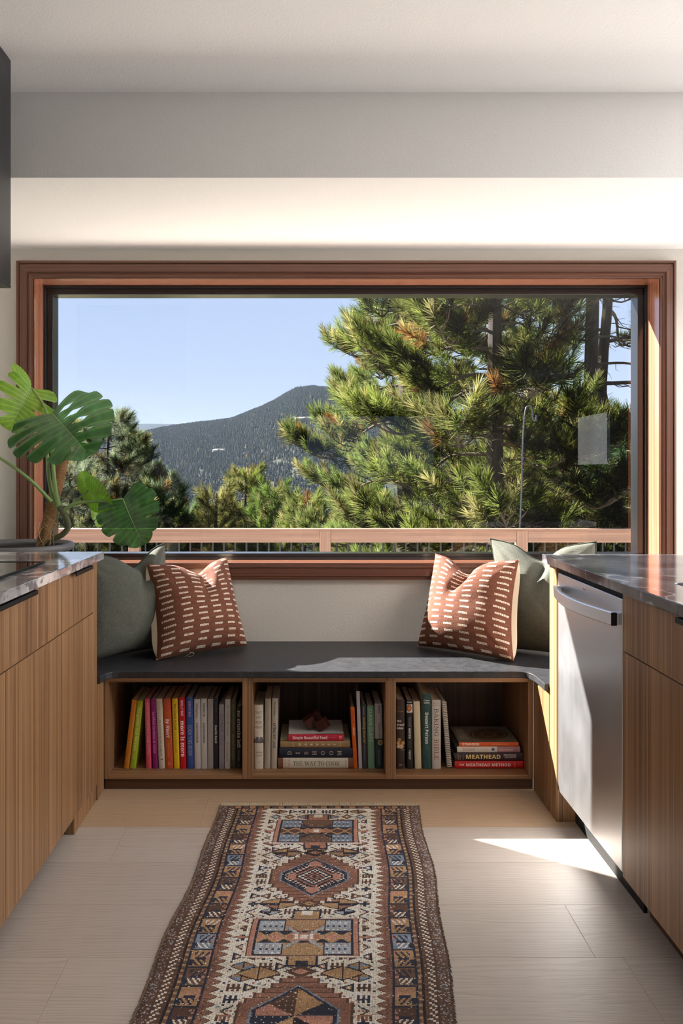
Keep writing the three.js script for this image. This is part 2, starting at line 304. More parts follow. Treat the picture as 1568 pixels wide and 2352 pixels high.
{
  const t = thing('bench_cabinet', 'low walnut bench cabinet with three open cubbies full of cookbooks under black stone', 'bench');
  const F = 3.075, B = 3.5, y0 = 0.042, y1 = BB - 0.001;
  const div = [[-0.2527, -0.2332], [-0.2328, -0.2128], [0.2937, 0.3135], [0.3139, 0.334]];
  mesh('side_panel', box(XL + 0.001, -0.762, y0, y1, F, B), veneer, t);
  mesh('side_panel', box(0.839, XR - 0.001, y0, y1, F, B), veneer, t);
  for (const [a, b] of div) mesh('divider', box(a, b, y0, y1, F, B), veneer, t);
  for (const [a, b] of [[-0.7618, -0.2529], [-0.2126, 0.2935], [0.3342, 0.8388]]) {
    mesh('bottom_panel', box(a, b, y0, 0.058, F, B, 0.001, 'x'), veneer, t);
    mesh('top_panel', box(a, b, 0.412, y1, F, B, 0.001, 'x'), veneer, t);
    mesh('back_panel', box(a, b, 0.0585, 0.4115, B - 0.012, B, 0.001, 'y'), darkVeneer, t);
  }
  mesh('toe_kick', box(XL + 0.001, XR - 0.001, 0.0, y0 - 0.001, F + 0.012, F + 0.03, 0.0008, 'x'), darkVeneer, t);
  // returns of the niche that run forward to the cabinets
  mesh('return_panel', box(XL - 0.02, XL, 0, BB - 0.001, 2.98, F - 0.0015), veneer, t);
  mesh('return_panel', box(XR, XR + 0.02, 0, BB - 0.001, 2.882, F - 0.0015), veneer, t);
}

// ------------------------------------------------------------------ kitchen cabinets
const CT = 0.92, CB = 0.891;
function pull(d0, d1, xFace, side, y) { // folded edge pull on a drawer: side +1 opens to +x
  const x = xFace, g = [box(Math.min(x, x + side * 0.021), Math.max(x, x + side * 0.021), y - 0.0035, y, d0, d1, 0.0008), box(Math.min(x + side * 0.0178, x + side * 0.021), Math.max(x + side * 0.0178, x + side * 0.021), y - 0.013, y - 0.003, d0, d1, 0.0008)];
  return merge(g);
}
function baseUnit(name, label, opt) {
  const { x, side, back, d0, d1, seam, bottom, doors, handle, toe } = opt, t = thing(name, label, 'cabinet');
  const inX = x - side * 0.02, lo = Math.min(inX - side * 0.0015, back), hi = Math.max(inX - side * 0.0015, back);
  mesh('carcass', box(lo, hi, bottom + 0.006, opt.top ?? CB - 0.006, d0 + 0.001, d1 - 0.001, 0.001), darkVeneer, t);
  const fx = [Math.min(x, inX), Math.max(x, inX)];
  const dr = mesh('drawer', box(fx[0], fx[1], seam + 0.0016, CB - 0.007, d0 + 0.0016, d1 - 0.0016, 0.001), veneer, t);
  mesh('handle', pull(handle[0], handle[1], x, side, CB - 0.0045), blackMetal, dr);
  let a = d0; for (const b of doors) { mesh('door', box(fx[0], fx[1], bottom, seam - 0.0016, a + 0.0016, b - 0.0016, 0.001), veneer, t); a = b; }
  if (toe) { const tx = x - side * 0.075; mesh('toe_kick', box(Math.min(tx, tx - side * 0.018), Math.max(tx, tx - side * 0.018), 0, bottom + 0.004, d0 + 0.001, d1 - 0.001), darkVeneer, t); }
  return t;
}
// left run
baseUnit('base_cabinet', 'narrow walnut base cabinet beside the window bench with black edge pull on its drawer', { x: XL, side: 1, back: LW + 0.02, d0: 2.545, d1: 2.922, seam: 0.7047, bottom: 0.062, doors: [2.922], handle: [2.64, 2.845], toe: true });
baseUnit('base_cabinet', 'wide walnut base cabinet with two doors at left edge under the black cooktop', { x: XL, side: 1, back: LW + 0.02, d0: 1.609, d1: 2.5445, seam: 0.7047, bottom: 0.062, doors: [2.077, 2.5445], handle: [1.90, 2.265], toe: true });
{
  const t = thing('end_panel', 'narrow walnut filler strip and foot closing the left cabinets next to the bench', 'panel');
  mesh('filler_strip', box(XL - 0.02, XL, 0.062, CB - 0.002, 2.924, 2.972, 0.001), veneer, t);
  mesh('side_panel', box(LW + 0.02, XL - 0.021, 0.062, CB - 0.002, 2.955, 2.972, 0.001), veneer, t);
  mesh('foot', box(XL - 0.035, XL - 0.004, 0, 0.061, 2.70, 2.974, 0.001), veneer, t);
}
{ // left worktop with the cooktop let into it
  const g = box(LW + 0.003, -0.757, CB, CT, -0.6, 2.985, 0.003, 'z', [0.37, 0.1]);
  tag(mesh(numbered('countertop'), g, paleStone, scene), 'pale grey veined stone countertop on the left cabinets holding the black cooktop', 'countertop');
  const t = thing('cooktop', 'black glass induction cooktop with printed ring set in the left pale countertop', 'cooktop');
  const y = CT + 0.0005, X0 = -1.36, X1 = -0.86, D0 = 1.75, D1 = 2.60;
  mesh('glass_top', box(X0, X1, y, y + 0.005, D0, D1, 0.002), phy({ color: 0x08080a, roughness: 0.05, clearcoat: 1, clearcoatRoughness: 0.02 }), t);
  for (const [x0, x1, d0, d1] of [[X1, X1 + 0.008, D0 - 0.008, D1 + 0.008], [X0 - 0.008, X0, D0 - 0.008, D1 + 0.008], [X0, X1, D1, D1 + 0.008], [X0, X1, D0 - 0.008, D0]]) mesh('trim_edge', box(x0, x1, y, y + 0.007, d0, d1, 0.0015), blackMetal, t);
  for (const [x, d, r] of [[-1.0, 2.35, 0.1], [-1.0, 1.98, 0.085], [-1.24, 2.36, 0.08], [-1.24, 1.98, 0.1]]) mesh('burner_ring', new THREE.RingGeometry(r - 0.0015, r, 48).rotateX(-Math.PI / 2).translate(x, y + 0.0054, -d), std({ color: 0x777777, roughness: 0.5 }), t);
}
{ // black hood cabinet, only its corner in the picture
  const t = thing('range_hood', 'tall black metal range hood hanging from ceiling at upper left edge', 'hood');
  mesh('body', box(LW + 0.002, -0.926, 1.80, 2.4985, 1.45, 2.509, 0.002), hoodBlack, t);
  mesh('bottom_rim', box(LW + 0.002, -0.926, 1.789, 1.7995, 1.45, 2.509, 0.0015), hoodBlack, t);
  mesh('filter_panel', box(LW + 0.08, -0.98, 1.784, 1.7885, 1.52, 2.44, 0.001), std({ color: 0x55585c, roughness: 0.45, metalness: 0.8 }), t);
}
// right run
{
  const t = thing('end_panel', 'narrow sunlit walnut panel between the bench and the dishwasher', 'panel');
  mesh('panel', box(XR + 0.001, XR + 0.021, 0.0, CB - 0.002, 2.797, 2.877, 0.001), veneer, t);
  mesh('side_panel', box(XR + 0.022, 1.62, 0.0, CB - 0.002, 2.858, 2.877, 0.001), veneer, t);
  mesh('foot', box(XR + 0.022, 1.2, 0.0, 0.10, 2.797, 2.815, 0.001), veneer, t);
}
{
  const t = thing('dishwasher', 'stainless steel dishwasher with bowed bar handle under the dark counter', 'dishwasher');
  const X = XR + 0.004, d0 = 2.219, d1 = 2.790, top = 0.868, bot = 0.113;
  mesh('door', box(X, X + 0.03, bot, top, d0, d1, 0.004, 'z'), steel, t);
  mesh('tub', box(X + 0.032, 1.5, bot, 0.884, d0 + 0.005, d1 - 0.005, 0.002), blackGap, t);
  mesh('gap_strip', box(X + 0.006, X + 0.03, top + 0.0005, top + 0.018, d0 + 0.003, d1 - 0.003, 0.001), blackGap, t);  // black strip put in for the shaded gap under the counter
  mesh('toe_panel', box(X + 0.06, X + 0.07, 0.002, bot - 0.002, d0, d1, 0.001), blackGap, t);
  // bowed handle: an upright bar that stands off the door, swept on an arc
  const n = 28, pos = [], idx = [], y0 = 0.79, y1 = 0.828, h0 = d0 + 0.018, h1 = d1 - 0.018;
  for (let i = 0; i <= n; i++) {
    const s = i / n, d = lerp(h0, h1, s), out = 0.022 + 0.036 * Math.sin(Math.PI * s), xo = X - out;
    for (const [a, y] of [[0, y0 + 0.003], [0, y1 - 0.003], [0.002, y1], [0.011, y1], [0.013, y1 - 0.002], [0.013, y0 + 0.002], [0.011, y0], [0.002, y0]]) pos.push(xo + a, y, -d);
  }
  for (let i = 0; i < n; i++) for (let k = 0; k < 8; k++) { const a = i * 8 + k, b = i * 8 + (k + 1) % 8; idx.push(a, b, a + 8, b, b + 8, a + 8); }
  for (const e of [0, n * 8]) for (let k = 1; k < 7; k++) e ? idx.push(e, e + k, e + k + 1) : idx.push(e, e + k + 1, e + k);
  const g = new THREE.BufferGeometry(); g.setAttribute('position', new THREE.Float32BufferAttribute(pos, 3)); g.setIndex(idx); const gg = g.toNonIndexed(); gg.computeVertexNormals();
  const h = mesh('handle', uvm(gg, 'z'), steelBright, t);
  for (const [a, b] of [[h0, h0 + 0.03], [h1 - 0.03, h1]]) mesh('standoff', box(X - 0.012, X, y0 + 0.002, y1 - 0.002, a, b, 0.002), steelBright, h);
  mesh('end_reflection', box(X - 0.0245, X - 0.008, y0 + 0.001, y1 - 0.001, h0 - 0.003, h0 - 0.0004, 0.001), frameBlack, h);  // black piece standing in for the dark reflection on the handle end
  // two tiny printed dots of the maker's mark above the handle
  for (const k of [0, 1]) mesh('mark', box(X - 0.0006, X, 0.848, 0.8505, 2.512 + k * 0.014, 2.519 + k * 0.014, 0), std({ color: 0x30343a, roughness: 0.6 }), t);
}
baseUnit('base_cabinet', 'walnut base cabinet with drawer over tall door under the dark sink counter at right', { x: XR, side: -1, back: 1.5, d0: 1.45, d1: 2.207, seam: 0.7276, bottom: 0.111, doors: [2.207], handle: [1.65, 1.845], toe: true, top: 0.66 });
{ // dark counter with a sink cut-out
  const s = new THREE.Shape(), x0 = 0.842, x1 = 1.66, a = -2.895, b = 0.6;
  s.moveTo(x0, a); s.lineTo(x1, a); s.lineTo(x1, b); s.lineTo(x0, b); s.closePath();
  const hole = new THREE.Path(), hx0 = 0.975, hx1 = 1.42, ha = -2.17, hb = -1.45, r = 0.03;
  hole.moveTo(hx0 + r, ha); hole.lineTo(hx1 - r, ha); hole.absarc(hx1 - r, ha + r, r, -Math.PI / 2, 0); hole.lineTo(hx1, hb - r); hole.absarc(hx1 - r, hb - r, r, 0, Math.PI / 2); hole.lineTo(hx0 + r, hb); hole.absarc(hx0 + r, hb - r, r, Math.PI / 2, Math.PI); hole.lineTo(hx0, ha + r); hole.absarc(hx0 + r, ha + r, r, Math.PI, Math.PI * 1.5);
  s.holes.push(hole);
  const g = new THREE.ExtrudeGeometry(s, { depth: CT - CB - 0.004, bevelEnabled: true, bevelSize: 0.002, bevelThickness: 0.002, bevelSegments: 2 });
  g.rotateX(Math.PI / 2); g.scale(1, 1, 1); g.translate(0, CT - 0.002, 0);
  tag(mesh(numbered('countertop'), uvm(g, 'z', [0.1, 0.62]), darkStone, scene), 'dark charcoal stone countertop with white veins above the dishwasher', 'countertop');
  const t = thing('sink', 'undermount steel sink basin in the dark right countertop', 'sink');
  const st = steelBright;
  mesh('basin_floor', box(hx0, hx1, 0.70, 0.705, 1.45, 2.17, 0.001), st, t);
  for (const [a0, a1, c0, c1] of [[hx0 - 0.006, hx0 - 0.001, 1.45, 2.17], [hx1 + 0.001, hx1 + 0.006, 1.45, 2.17], [hx0, hx1, 2.171, 2.176], [hx0, hx1, 1.444, 1.449]]) mesh('basin_wall', box(a0, a1, 0.70, CB - 0.001, c0, c1, 0.001), st, t);
}

// ------------------------------------------------------------------ books
// every spine is drawn in one atlas; t runs down the spine from its top
const ATLAS_W = 1680, ATLAS_H = 1500, COL = 560, SPX = 1900;
const atlas = document.createElement('canvas'); atlas.width = ATLAS_W; atlas.height = ATLAS_H;
const ax = atlas.getContext('2d'); ax.fillStyle = '#888'; ax.fillRect(0, 0, ATLAS_W, ATLAS_H);
let cellX = 0, cellY = 2;
function spineCell(w, h, bg, items, extra) {
  const L = Math.round(h * SPX), T = Math.max(14, Math.round(w * SPX));
  if (cellY + T + 4 > ATLAS_H) { cellX += COL; cellY = 2; }
  const X = cellX + 4, Y = cellY; cellY += T + 4;
  ax.save(); ax.beginPath(); ax.rect(X - 2, Y - 2, L + 4, T + 4); ax.clip();
  ax.fillStyle = bg; ax.fillRect(X - 2, Y - 2, L + 4, T + 4);
  if (extra) { ax.save(); ax.translate(X, Y); extra(ax, L, T); ax.restore(); }
  for (const it of items) {
    ax.save(); ax.translate(X + it.at * L, Y + (it.off ?? 0.5) * T); if (it.up) ax.rotate(-Math.PI / 2); if (it.flip) ax.rotate(Math.PI);
    const size = it.size * T; ax.font = (it.style || '') + ' ' + size + 'px ' + (it.font || 'sans-serif'); ax.textAlign = 'center'; ax.textBaseline = 'middle'; ax.fillStyle = it.color;
    if (it.space) ax.letterSpacing = (it.space * size) + 'px';
    const m = ax.measureText(it.t).width, want = it.len ? it.len * (it.up ? T : L) : m;
    ax.scale(want / m, 1); ax.fillText(it.t, 0, 0);
    ax.restore();
  }
  ax.restore();
  return { u0: X / ATLAS_W, u1: (X + L) / ATLAS_W, v0: Y / ATLAS_H, v1: (Y + T) / ATLAS_H };
}
const atlasTex = canvasTex(atlas);
const spineMat = std({ map: atlasTex, roughness: 0.5 });
const pageMat = std({ map: tex(128, 128, (u, v) => { const n = 205 + 36 * vn(u * 64, 1, 7, 64, 1); return [n, n * 0.95, n * 0.86]; }, true, [20, 20]), roughness: 0.9 });
const coverMats = {}; const coverMat = (c) => coverMats[c] || (coverMats[c] = std({ color: new THREE.Color(c), roughness: 0.5 }));
function spineGeo(w, h, cell, round) {
  const n = 8, pos = [], uv = [], idx = [];
  for (let i = 0; i <= n + 2; i++) {
    const inner = i > 0 && i < n + 2, s = clamp((i - 1) / n, 0, 1), x = (s - 0.5) * w, z = inner ? round * (1 - Math.pow(Math.abs(2 * s - 1), 2.5)) : -0.006;
    for (const [y, t] of [[0, 1], [h, 0]]) { pos.push(x, y, z); uv.push(lerp(cell.u0, cell.u1, t), 1 - lerp(cell.v1, cell.v0, s)); }
  }
  for (let i = 0; i < n + 2; i++) { const a = i * 2; idx.push(a, a + 2, a + 1, a + 1, a + 2, a + 3); }
  const g = new THREE.BufferGeometry(); g.setAttribute('position', new THREE.Float32BufferAttribute(pos, 3)); g.setAttribute('uv', new THREE.Float32BufferAttribute(uv, 2)); g.setIndex(idx); g.computeVertexNormals(); return g;
}
function bx(w, h, d, x, y, z) { const g = new THREE.BoxGeometry(w, h, d); g.translate(x, y, z); return uvm(g, 'y'); }
function book(label, w, h, depth, bg, items, opt = {}) {
  const t = thing('book', label, 'book', [0, 0, 0], opt.group), cell = spineCell(w, h, opt.spine || bg, items, opt.extra);
  const T = 0.0028, rd = opt.round ?? Math.min(0.004, w * 0.12);
  mesh('cover', merge([bx(T, h, depth, -w / 2 + T / 2, h / 2, -depth / 2), bx(T, h, depth, w / 2 - T / 2, h / 2, -depth / 2)]), coverMat(opt.cover || bg), t);
  mesh('spine', spineGeo(w, h, cell, rd), spineMat, t);
  mesh('pages', bx(w - 2 * T - 0.0006, h - 0.008, depth - 0.007, 0, h / 2, -depth / 2 - 0.001), pageMat, t);
  return t;
}
const SHELF = 0.0583, BD = 3.142, BS = FOCAL / BD; // where the spines stand
// upright book from its outline in the photograph: spine edges at the bottom, left edge at the top, top edge height
function stand(label, xb0, xb1, xt0, ytop, bg, items, opt = {}) {
  const w = (xb1 - xb0) / BS, dx = (xt0 - xb0) / BS, dy = (1765.6 - ytop) / BS, lean = Math.atan2(dx, dy), h = Math.hypot(dx, dy);
  const b = book(label, w * Math.cos(lean) * 0.985, h * (opt.hs || 1), opt.depth || 0.2, bg, items, opt), c = Math.cos(lean);
  // the lower corner rests on the shelf
  const x = ((xb0 + xb1) / 2 - VPX) / BS, lift = Math.abs(Math.sin(lean)) * w * c / 2;
  b.position.set(x, SHELF + lift, -(BD + (opt.back || 0))); b.rotation.z = -lean; b.userData.lean = undefined; delete b.userData.lean;
  return b;
}
const SA = 'sans-serif', SE = 'serif', BO = 'bold', IT = 'italic';
const mark = (at, c, s = 0.3) => ({ t: '●', at, size: s, color: c });
// ---- left cubby
stand('orange hardback leaning at the left end of the left cubby', 284, 296, 303, 1607, '#d07f22', [{ t: 'cook like the barefoot contessa', at: 0.45, size: 0.5, len: 0.78, color: '#9a5c18', font: SE }, mark(0.95, '#7a4812')], { hs: 0.99 });
stand('lime green hardback leaning second from left in the left cubby', 297.5, 311.5, 315, 1609, '#a3b222', [{ t: 'ina garten', at: 0.24, size: 0.62, len: 0.28, color: '#e4e8b0' }, { t: 'cook like a pro', at: 0.57, size: 0.62, len: 0.34, color: '#e4e8b0' }, { t: '||||', at: 0.82, size: 0.5, color: '#d5dc90' }], { hs: 0.99 });
stand('coral pink hardback with pale capital letters in the left cubby', 335.5, 347.6, 332, 1606, '#d8506a', [{ t: 'BAREFOOT CONTESSA FAMILY STYLE', at: 0.43, size: 0.55, len: 0.76, color: '#f3a9a8', font: SE }, mark(0.93, '#f0a0a0')]);
stand('magenta purple hardback with pale pink lower case lettering in the left cubby', 350.5, 362.6, 345.5, 1606, '#8c0f6e', [{ t: 'barefoot contessa at home', at: 0.48, size: 0.66, len: 0.6, color: '#f2a8cc' }, { t: '|||', at: 0.07, size: 0.5, color: '#c060a0' }, mark(0.93, '#e080b8')]);
stand('cream hardback with small fruit drawing near its foot in the left cubby', 364.5, 379.3, 358, 1605.5, '#cfc4b0', [{ t: 'Hayden', at: 0.1, size: 0.45, len: 0.12, color: '#a89c86', font: SE }, { t: 'the wishbone kitchen cookbook', at: 0.56, size: 0.45, len: 0.52, color: '#5a5a50' }, { t: 'Y', at: 0.87, size: 0.6, color: '#5a4a28', style: BO }, mark(0.89, '#8a7440', 0.6), mark(0.96, '#9a9080', 0.5)]);
stand('burnt orange hardback with white brush script in the left cubby', 380.2, 398, 374, 1605, '#c4542a', [{ t: 'by Heart', at: 0.42, size: 0.66, len: 0.27, color: '#f2efe8', style: 'italic bold' }, { t: 'Hailee Catalano', at: 0.73, size: 0.34, len: 0.2, color: '#e08a62', style: IT }, { t: 'DK', at: 0.93, size: 0.34, color: '#f0b89a' }]);
stand('bright yellow hardback with brown serif lettering in the left cubby', 399.2, 412.6, 394.5, 1605, '#e8c21a', [{ t: 'That Sounds So Good', at: 0.26, size: 0.55, len: 0.38, color: '#7a5210', font: SE, style: BO }, { t: 'carla lalli music', at: 0.63, size: 0.5, len: 0.3, color: '#9a7416', font: SE }, mark(0.88, '#5a5020', 0.7)]);
stand('red hardback with heavy white block lettering in the left cubby', 413.6, 428, 410, 1602, '#cf0f20', [{ t: 'MOLLY BAZ', at: 0.15, size: 0.5, len: 0.22, color: '#f6eeee', style: BO }, { t: 'more is more', at: 0.58, size: 0.92, len: 0.51, color: '#ffffff', style: BO }, mark(0.92, '#f07078', 0.3)]);
stand('cobalt blue hardback with pale thin round lettering in the left cubby', 429.4, 445.4, 427, 1602.5, '#33549c', [{ t: 'MOLLY BAZ', at: 0.16, size: 0.45, len: 0.22, color: '#c4a8c8', style: BO }, { t: 'COOK THIS BOOK', at: 0.6, size: 0.74, len: 0.44, color: '#a9b6d6' }]);
const nf = [{ t: 'ALISON ROMAN', at: 0.49, size: 0.38, len: 0.29, color: '#2a2a2c', style: BO }, mark(0.945, '#6a6a6c', 0.35)];
stand('white paperback with small black lower case title beside the cobalt blue book', 446.2, 461.2, 445, 1605.6, '#cfcdcb', [{ t: 'nothing fancy', at: 0.17, size: 0.38, len: 0.21, color: '#2a2a2c', style: BO }, ...nf]);
stand('white paperback with small black capital title left of a grey paperback', 461.8, 476.2, 461, 1605, '#d2d0cf', [{ t: 'DINING IN', at: 0.16, size: 0.38, len: 0.19, color: '#2a2a2c', style: BO }, ...nf]);
stand('plain light grey paperback with faint thin lettering in the left cubby', 476.8, 490, 476.6, 1605.8, '#b2b0b0', [{ t: 'Where Cooking Begins', at: 0.17, size: 0.32, len: 0.22, color: '#8a8888' }, { t: 'Carla Lalli Music', at: 0.4, size: 0.32, len: 0.15, color: '#8a8888' }, mark(0.88, '#7a7878', 0.6)], { cover: '#8f8d8d' });
stand('black hardback with white handwritten lettering in the left cubby', 490.8, 501.6, 490.4, 1604, '#25282e', [{ t: '—————', at: 0.13, size: 0.3, len: 0.13, color: '#c8c8c8' }, { t: 'Beautiful Boards', at: 0.51, size: 0.66, len: 0.26, color: '#f2f2f2', style: 'italic bold' }, mark(0.92, '#888', 0.5)]);
stand('short lavender grey hardback with large grey capitals in the left cubby', 502.8, 515, 502.8, 1618, '#a9a6b2', [{ t: 'the', at: 0.1, size: 0.4, color: '#8e8a98', style: IT }, { t: 'DEFINED DISH', at: 0.39, size: 0.66, len: 0.48, color: '#6a6470' }, { t: 'ALEX SNODGRASS', at: 0.78, size: 0.3, len: 0.22, color: '#8e8a98' }, { t: 'hmh', at: 0.96, size: 0.3, color: '#3a3a48' }]);
stand('white hardback with thin grey typewriter lettering next to the olive book', 515.6, 528.6, 516.6, 1606.4, '#d6d0ce', [{ t: 'the comfortable kitchen', at: 0.31, size: 0.52, len: 0.46, color: '#7a767c', font: SE }, { t: '|', at: 0.567, size: 0.6, color: '#7a767c' }, { t: 'alex snodgrass', at: 0.75, size: 0.52, len: 0.29, color: '#6a666c', font: SE }, mark(0.95, '#9a96a0', 0.3)]);
stand('olive green hardback second from right in the left cubby', 529.4, 541.3, 530.6, 1605.8, '#4a4a30', [{ t: 'ALEX SNODGRASS', at: 0.26, size: 0.4, len: 0.37, color: '#8a8850' }, { t: 'dinner tonight', at: 0.69, size: 0.6, len: 0.38, color: '#8a8846', font: SE }]);
stand('black hardback with large white serif title at the right end of the left cubby', 542.2, 554.2, 542.8, 1622, '#1d1c22', [{ t: 'no crumbs left', at: 0.37, size: 0.8, len: 0.6, color: '#e6e0de', font: SE }, { t: 'TERI TURNER', at: 0.79, size: 0.34, len: 0.17, color: '#a89a96' }, { t: '|||', at: 0.955, size: 0.4, color: '#c08868' }]);
// ---- middle cubby
stand('thick cream hardback with stacked brown and black title at left of middle cubby', 583.8, 605, 583.2, 1619, '#ded6c4', [
  { t: 'SALT', at: 0.12, size: 0.36, len: 0.72, color: '#4c4a46', up: true }, { t: 'FAT', at: 0.2, size: 0.36, len: 0.55, color: '#6a6a66', up: true }, { t: 'ACID', at: 0.275, size: 0.36, len: 0.7, color: '#5a4a3c', up: true }, { t: 'HEAT', at: 0.35, size: 0.38, len: 0.82, color: '#7c2f1e', up: true },
  { t: 'SAMIN', at: 0.745, size: 0.27, len: 0.74, color: '#7c4436', up: true }, { t: 'NOSRAT', at: 0.795, size: 0.25, len: 0.8, color: '#7c4436', up: true }, { t: '2', at: 0.895, size: 0.3, color: '#5a5450', up: true }],
  { extra: (c, L, T) => { const r = rng(5); for (let i = 0; i < 60; i++) { const a = r() < 0.5; c.fillStyle = ['#4a4a5c', '#6b6878', '#8a6a50', '#3a3440'][Math.floor(r() * 4)]; const x = L * (0.5 + 0.09 * r()), y = T * r(), q = L * (0.6 - 0.0) - x; c.fillRect(x, y, Math.min(q, L * 0.1 * (0.3 + r())), T * 0.07); } c.fillStyle = '#c9bfa9'; c.fillRect(L * 0.6, 0, L * 0.004, T); } });
stand('tall beige hardback with grey serif title second in the middle cubby', 606.2, 620.6, 608.2, 1605, '#b5ab9a', [{ t: 'Honey,', at: 0.14, size: 0.5, len: 0.15, color: '#9a907e', style: IT, font: SE }, { t: 'WHAT DO WE GOT?', at: 0.43, size: 0.44, len: 0.42, color: '#7d7568', font: SE }, { t: 'Vaughn Vreeland', at: 0.78, size: 0.25, len: 0.17, color: '#968c7a' }, { t: '▬', at: 0.935, size: 0.5, color: '#4a463e' }]);
stand('tall pale beige hardback with bold black capitals third in the middle cubby', 622, 636, 624.4, 1604.4, '#bdb4a6', [{ t: 'Eden Grinshpan', at: 0.15, size: 0.38, len: 0.2, color: '#4e4a46', style: BO }, { t: 'EATING OUT LOUD', at: 0.53, size: 0.58, len: 0.36, color: '#2a2a2c', style: BO }, mark(0.92, '#3a3a3c', 0.4)], { cover: '#a89c90' });
stand('orange paperback with dark lettering leaning beside the lying stack of books', 811.5, 821.2, 804, 1620, '#dd5f12', [{ t: 'STEP-BY-STEP', at: 0.17, size: 0.5, len: 0.22, color: '#7a3208', style: BO }, { t: 'HEART', at: 0.4, size: 0.5, len: 0.14, color: '#f6d8c2', style: BO }, { t: '— —', at: 0.68, size: 0.35, len: 0.25, color: '#a8460c' }, mark(0.95, '#8a3a0a', 0.4)], { cover: '#4a3c38', hs: 0.97 });
stand('thin tall white paperback standing right of the orange one', 823.5, 831.6, 817.8, 1588, '#c9c4c4', [{ t: '· · · · · · · · ·', at: 0.4, size: 0.4, len: 0.6, color: '#a8a2a2' }], { cover: '#55505a', round: 0.0005 });
stand('slate grey paperback with yellow lettering in the middle cubby', 832.3, 843.3, 829.5, 1618, '#3f4147', [{ t: 'athertons', at: 0.1, size: 0.36, len: 0.14, color: '#c6c6c8' }, { t: 'cooking smarter', at: 0.4, size: 0.56, len: 0.42, color: '#d3b040', style: BO }, { t: 'jeremy scheck', at: 0.76, size: 0.4, len: 0.24, color: '#9a9aa0' }, mark(0.945, '#c8c8c8', 0.5)], { cover: '#24242a' });
stand('pale green hardback with white capital letters in the middle cubby', 844.5, 860.8, 842, 1621.5, '#7ba587', [{ t: 'CLEAN SLATE', at: 0.31, size: 0.56, len: 0.54, color: '#cfdcd2' }, { t: '———', at: 0.72, size: 0.3, len: 0.2, color: '#5c8468' }], { cover: '#303a34' });
stand('grey topped and dark footed hardback at the right end of middle cubby', 861.6, 879.6, 859.4, 1616, '#a9a5a3', [{ t: 'BODY', at: 0.09, size: 0.34, len: 0.12, color: '#4a4848', style: BO, off: 0.45 }, { t: 'LOVE', at: 0.22, size: 0.34, len: 0.1, color: '#c4c0be', off: 0.45 }, { t: 'EVERY DAY', at: 0.42, size: 0.34, len: 0.24, color: '#4a4848', off: 0.45 }, { t: 'KELLY LEVEQUE', at: 0.83, size: 0.26, len: 0.22, color: '#93a8b0' }],
  { cover: '#3a383c', extra: (c, L, T) => { c.fillStyle = '#25353d'; c.fillRect(L * 0.54, 0, L * 0.5, T + 4); c.fillStyle = '#cbbf95'; c.beginPath(); c.arc(L * 0.6, T * 0.3, T * 0.34, 0, 7); c.fill(); c.fillStyle = '#7e7a46'; c.beginPath(); c.arc(L * 0.6, T * 0.3, T * 0.24, 0, 7); c.fill(); c.fillStyle = '#1b2a22'; c.fillRect(L * 0.55, T * 0.7, L * 0.07, T * 0.3); } });
// ---- right cubby
stand('thick dark brown hardback with bread rolls on spine at left of right cubby', 909.4, 929.6, 909.2, 1607, '#3a2d27', [{ t: 'rose', at: 0.11, size: 0.16, color: '#a8793e', up: true, off: 0.75 }, { t: 'levy', at: 0.14, size: 0.16, color: '#a8793e', up: true, off: 0.75 }, { t: 'beranbaum', at: 0.17, size: 0.16, color: '#c08a48', up: true }, { t: 'the', at: 0.31, size: 0.32, color: '#f2ece4', style: BO, up: true, off: 0.68 }, { t: 'bread', at: 0.365, size: 0.32, len: 0.88, color: '#f2ece4', style: BO, up: true }, { t: 'bible', at: 0.415, size: 0.32, len: 0.78, color: '#f2ece4', style: BO, up: true, off: 0.55 }, { t: 'WW', at: 0.945, size: 0.2, color: '#e0d8d0', up: true }],
  { extra: (c, L, T) => { for (const [x, y, r, k] of [[0.58, 0.62, 0.2, '#b98a4c'], [0.63, 0.22, 0.22, '#c89a58'], [0.63, 0.72, 0.24, '#d6b07a'], [0.68, 0.4, 0.25, '#d9b98c'], [0.68, 0.75, 0.2, '#e2c79c'], [0.62, 0.5, 0.15, '#8a5a2c']]) { c.fillStyle = k; c.beginPath(); c.arc(L * x, T * y, T * r, 0, 7); c.fill(); } c.fillStyle = '#d8cfc4'; c.fillRect(L * 0.726, 0, L * 0.006, T * 0.45); } });
stand('black hardback with white capitals and bread picture at its top in right cubby', 933.6, 948.2, 932.4, 1607, '#211f22', [{ t: 'FLOUR', at: 0.325, size: 0.46, len: 0.14, color: '#a09c98' }, { t: 'WATER', at: 0.49, size: 0.46, len: 0.155, color: '#efebe6', style: BO }, { t: 'SALT', at: 0.645, size: 0.46, len: 0.11, color: '#6f6b68' }, { t: 'YEAST', at: 0.8, size: 0.46, len: 0.14, color: '#dcd8d2', style: BO }, mark(0.93, '#cfcac2', 0.5)],
  { extra: (c, L, T) => { c.fillStyle = '#e6e0d8'; c.fillRect(L * 0.07, 0, L * 0.12, T * 0.95); c.fillStyle = '#a8643a'; c.beginPath(); c.ellipse(L * 0.125, T * 0.56, L * 0.05, T * 0.42, 0, 0, 7); c.fill(); c.fillStyle = '#c98a5a'; c.beginPath(); c.ellipse(L * 0.125, T * 0.56, L * 0.026, T * 0.24, 0, 0, 7); c.fill(); c.fillStyle = '#e0dcd4'; c.fillRect(L * 0.035, T * 0.1, L * 0.008, T * 0.8); } });
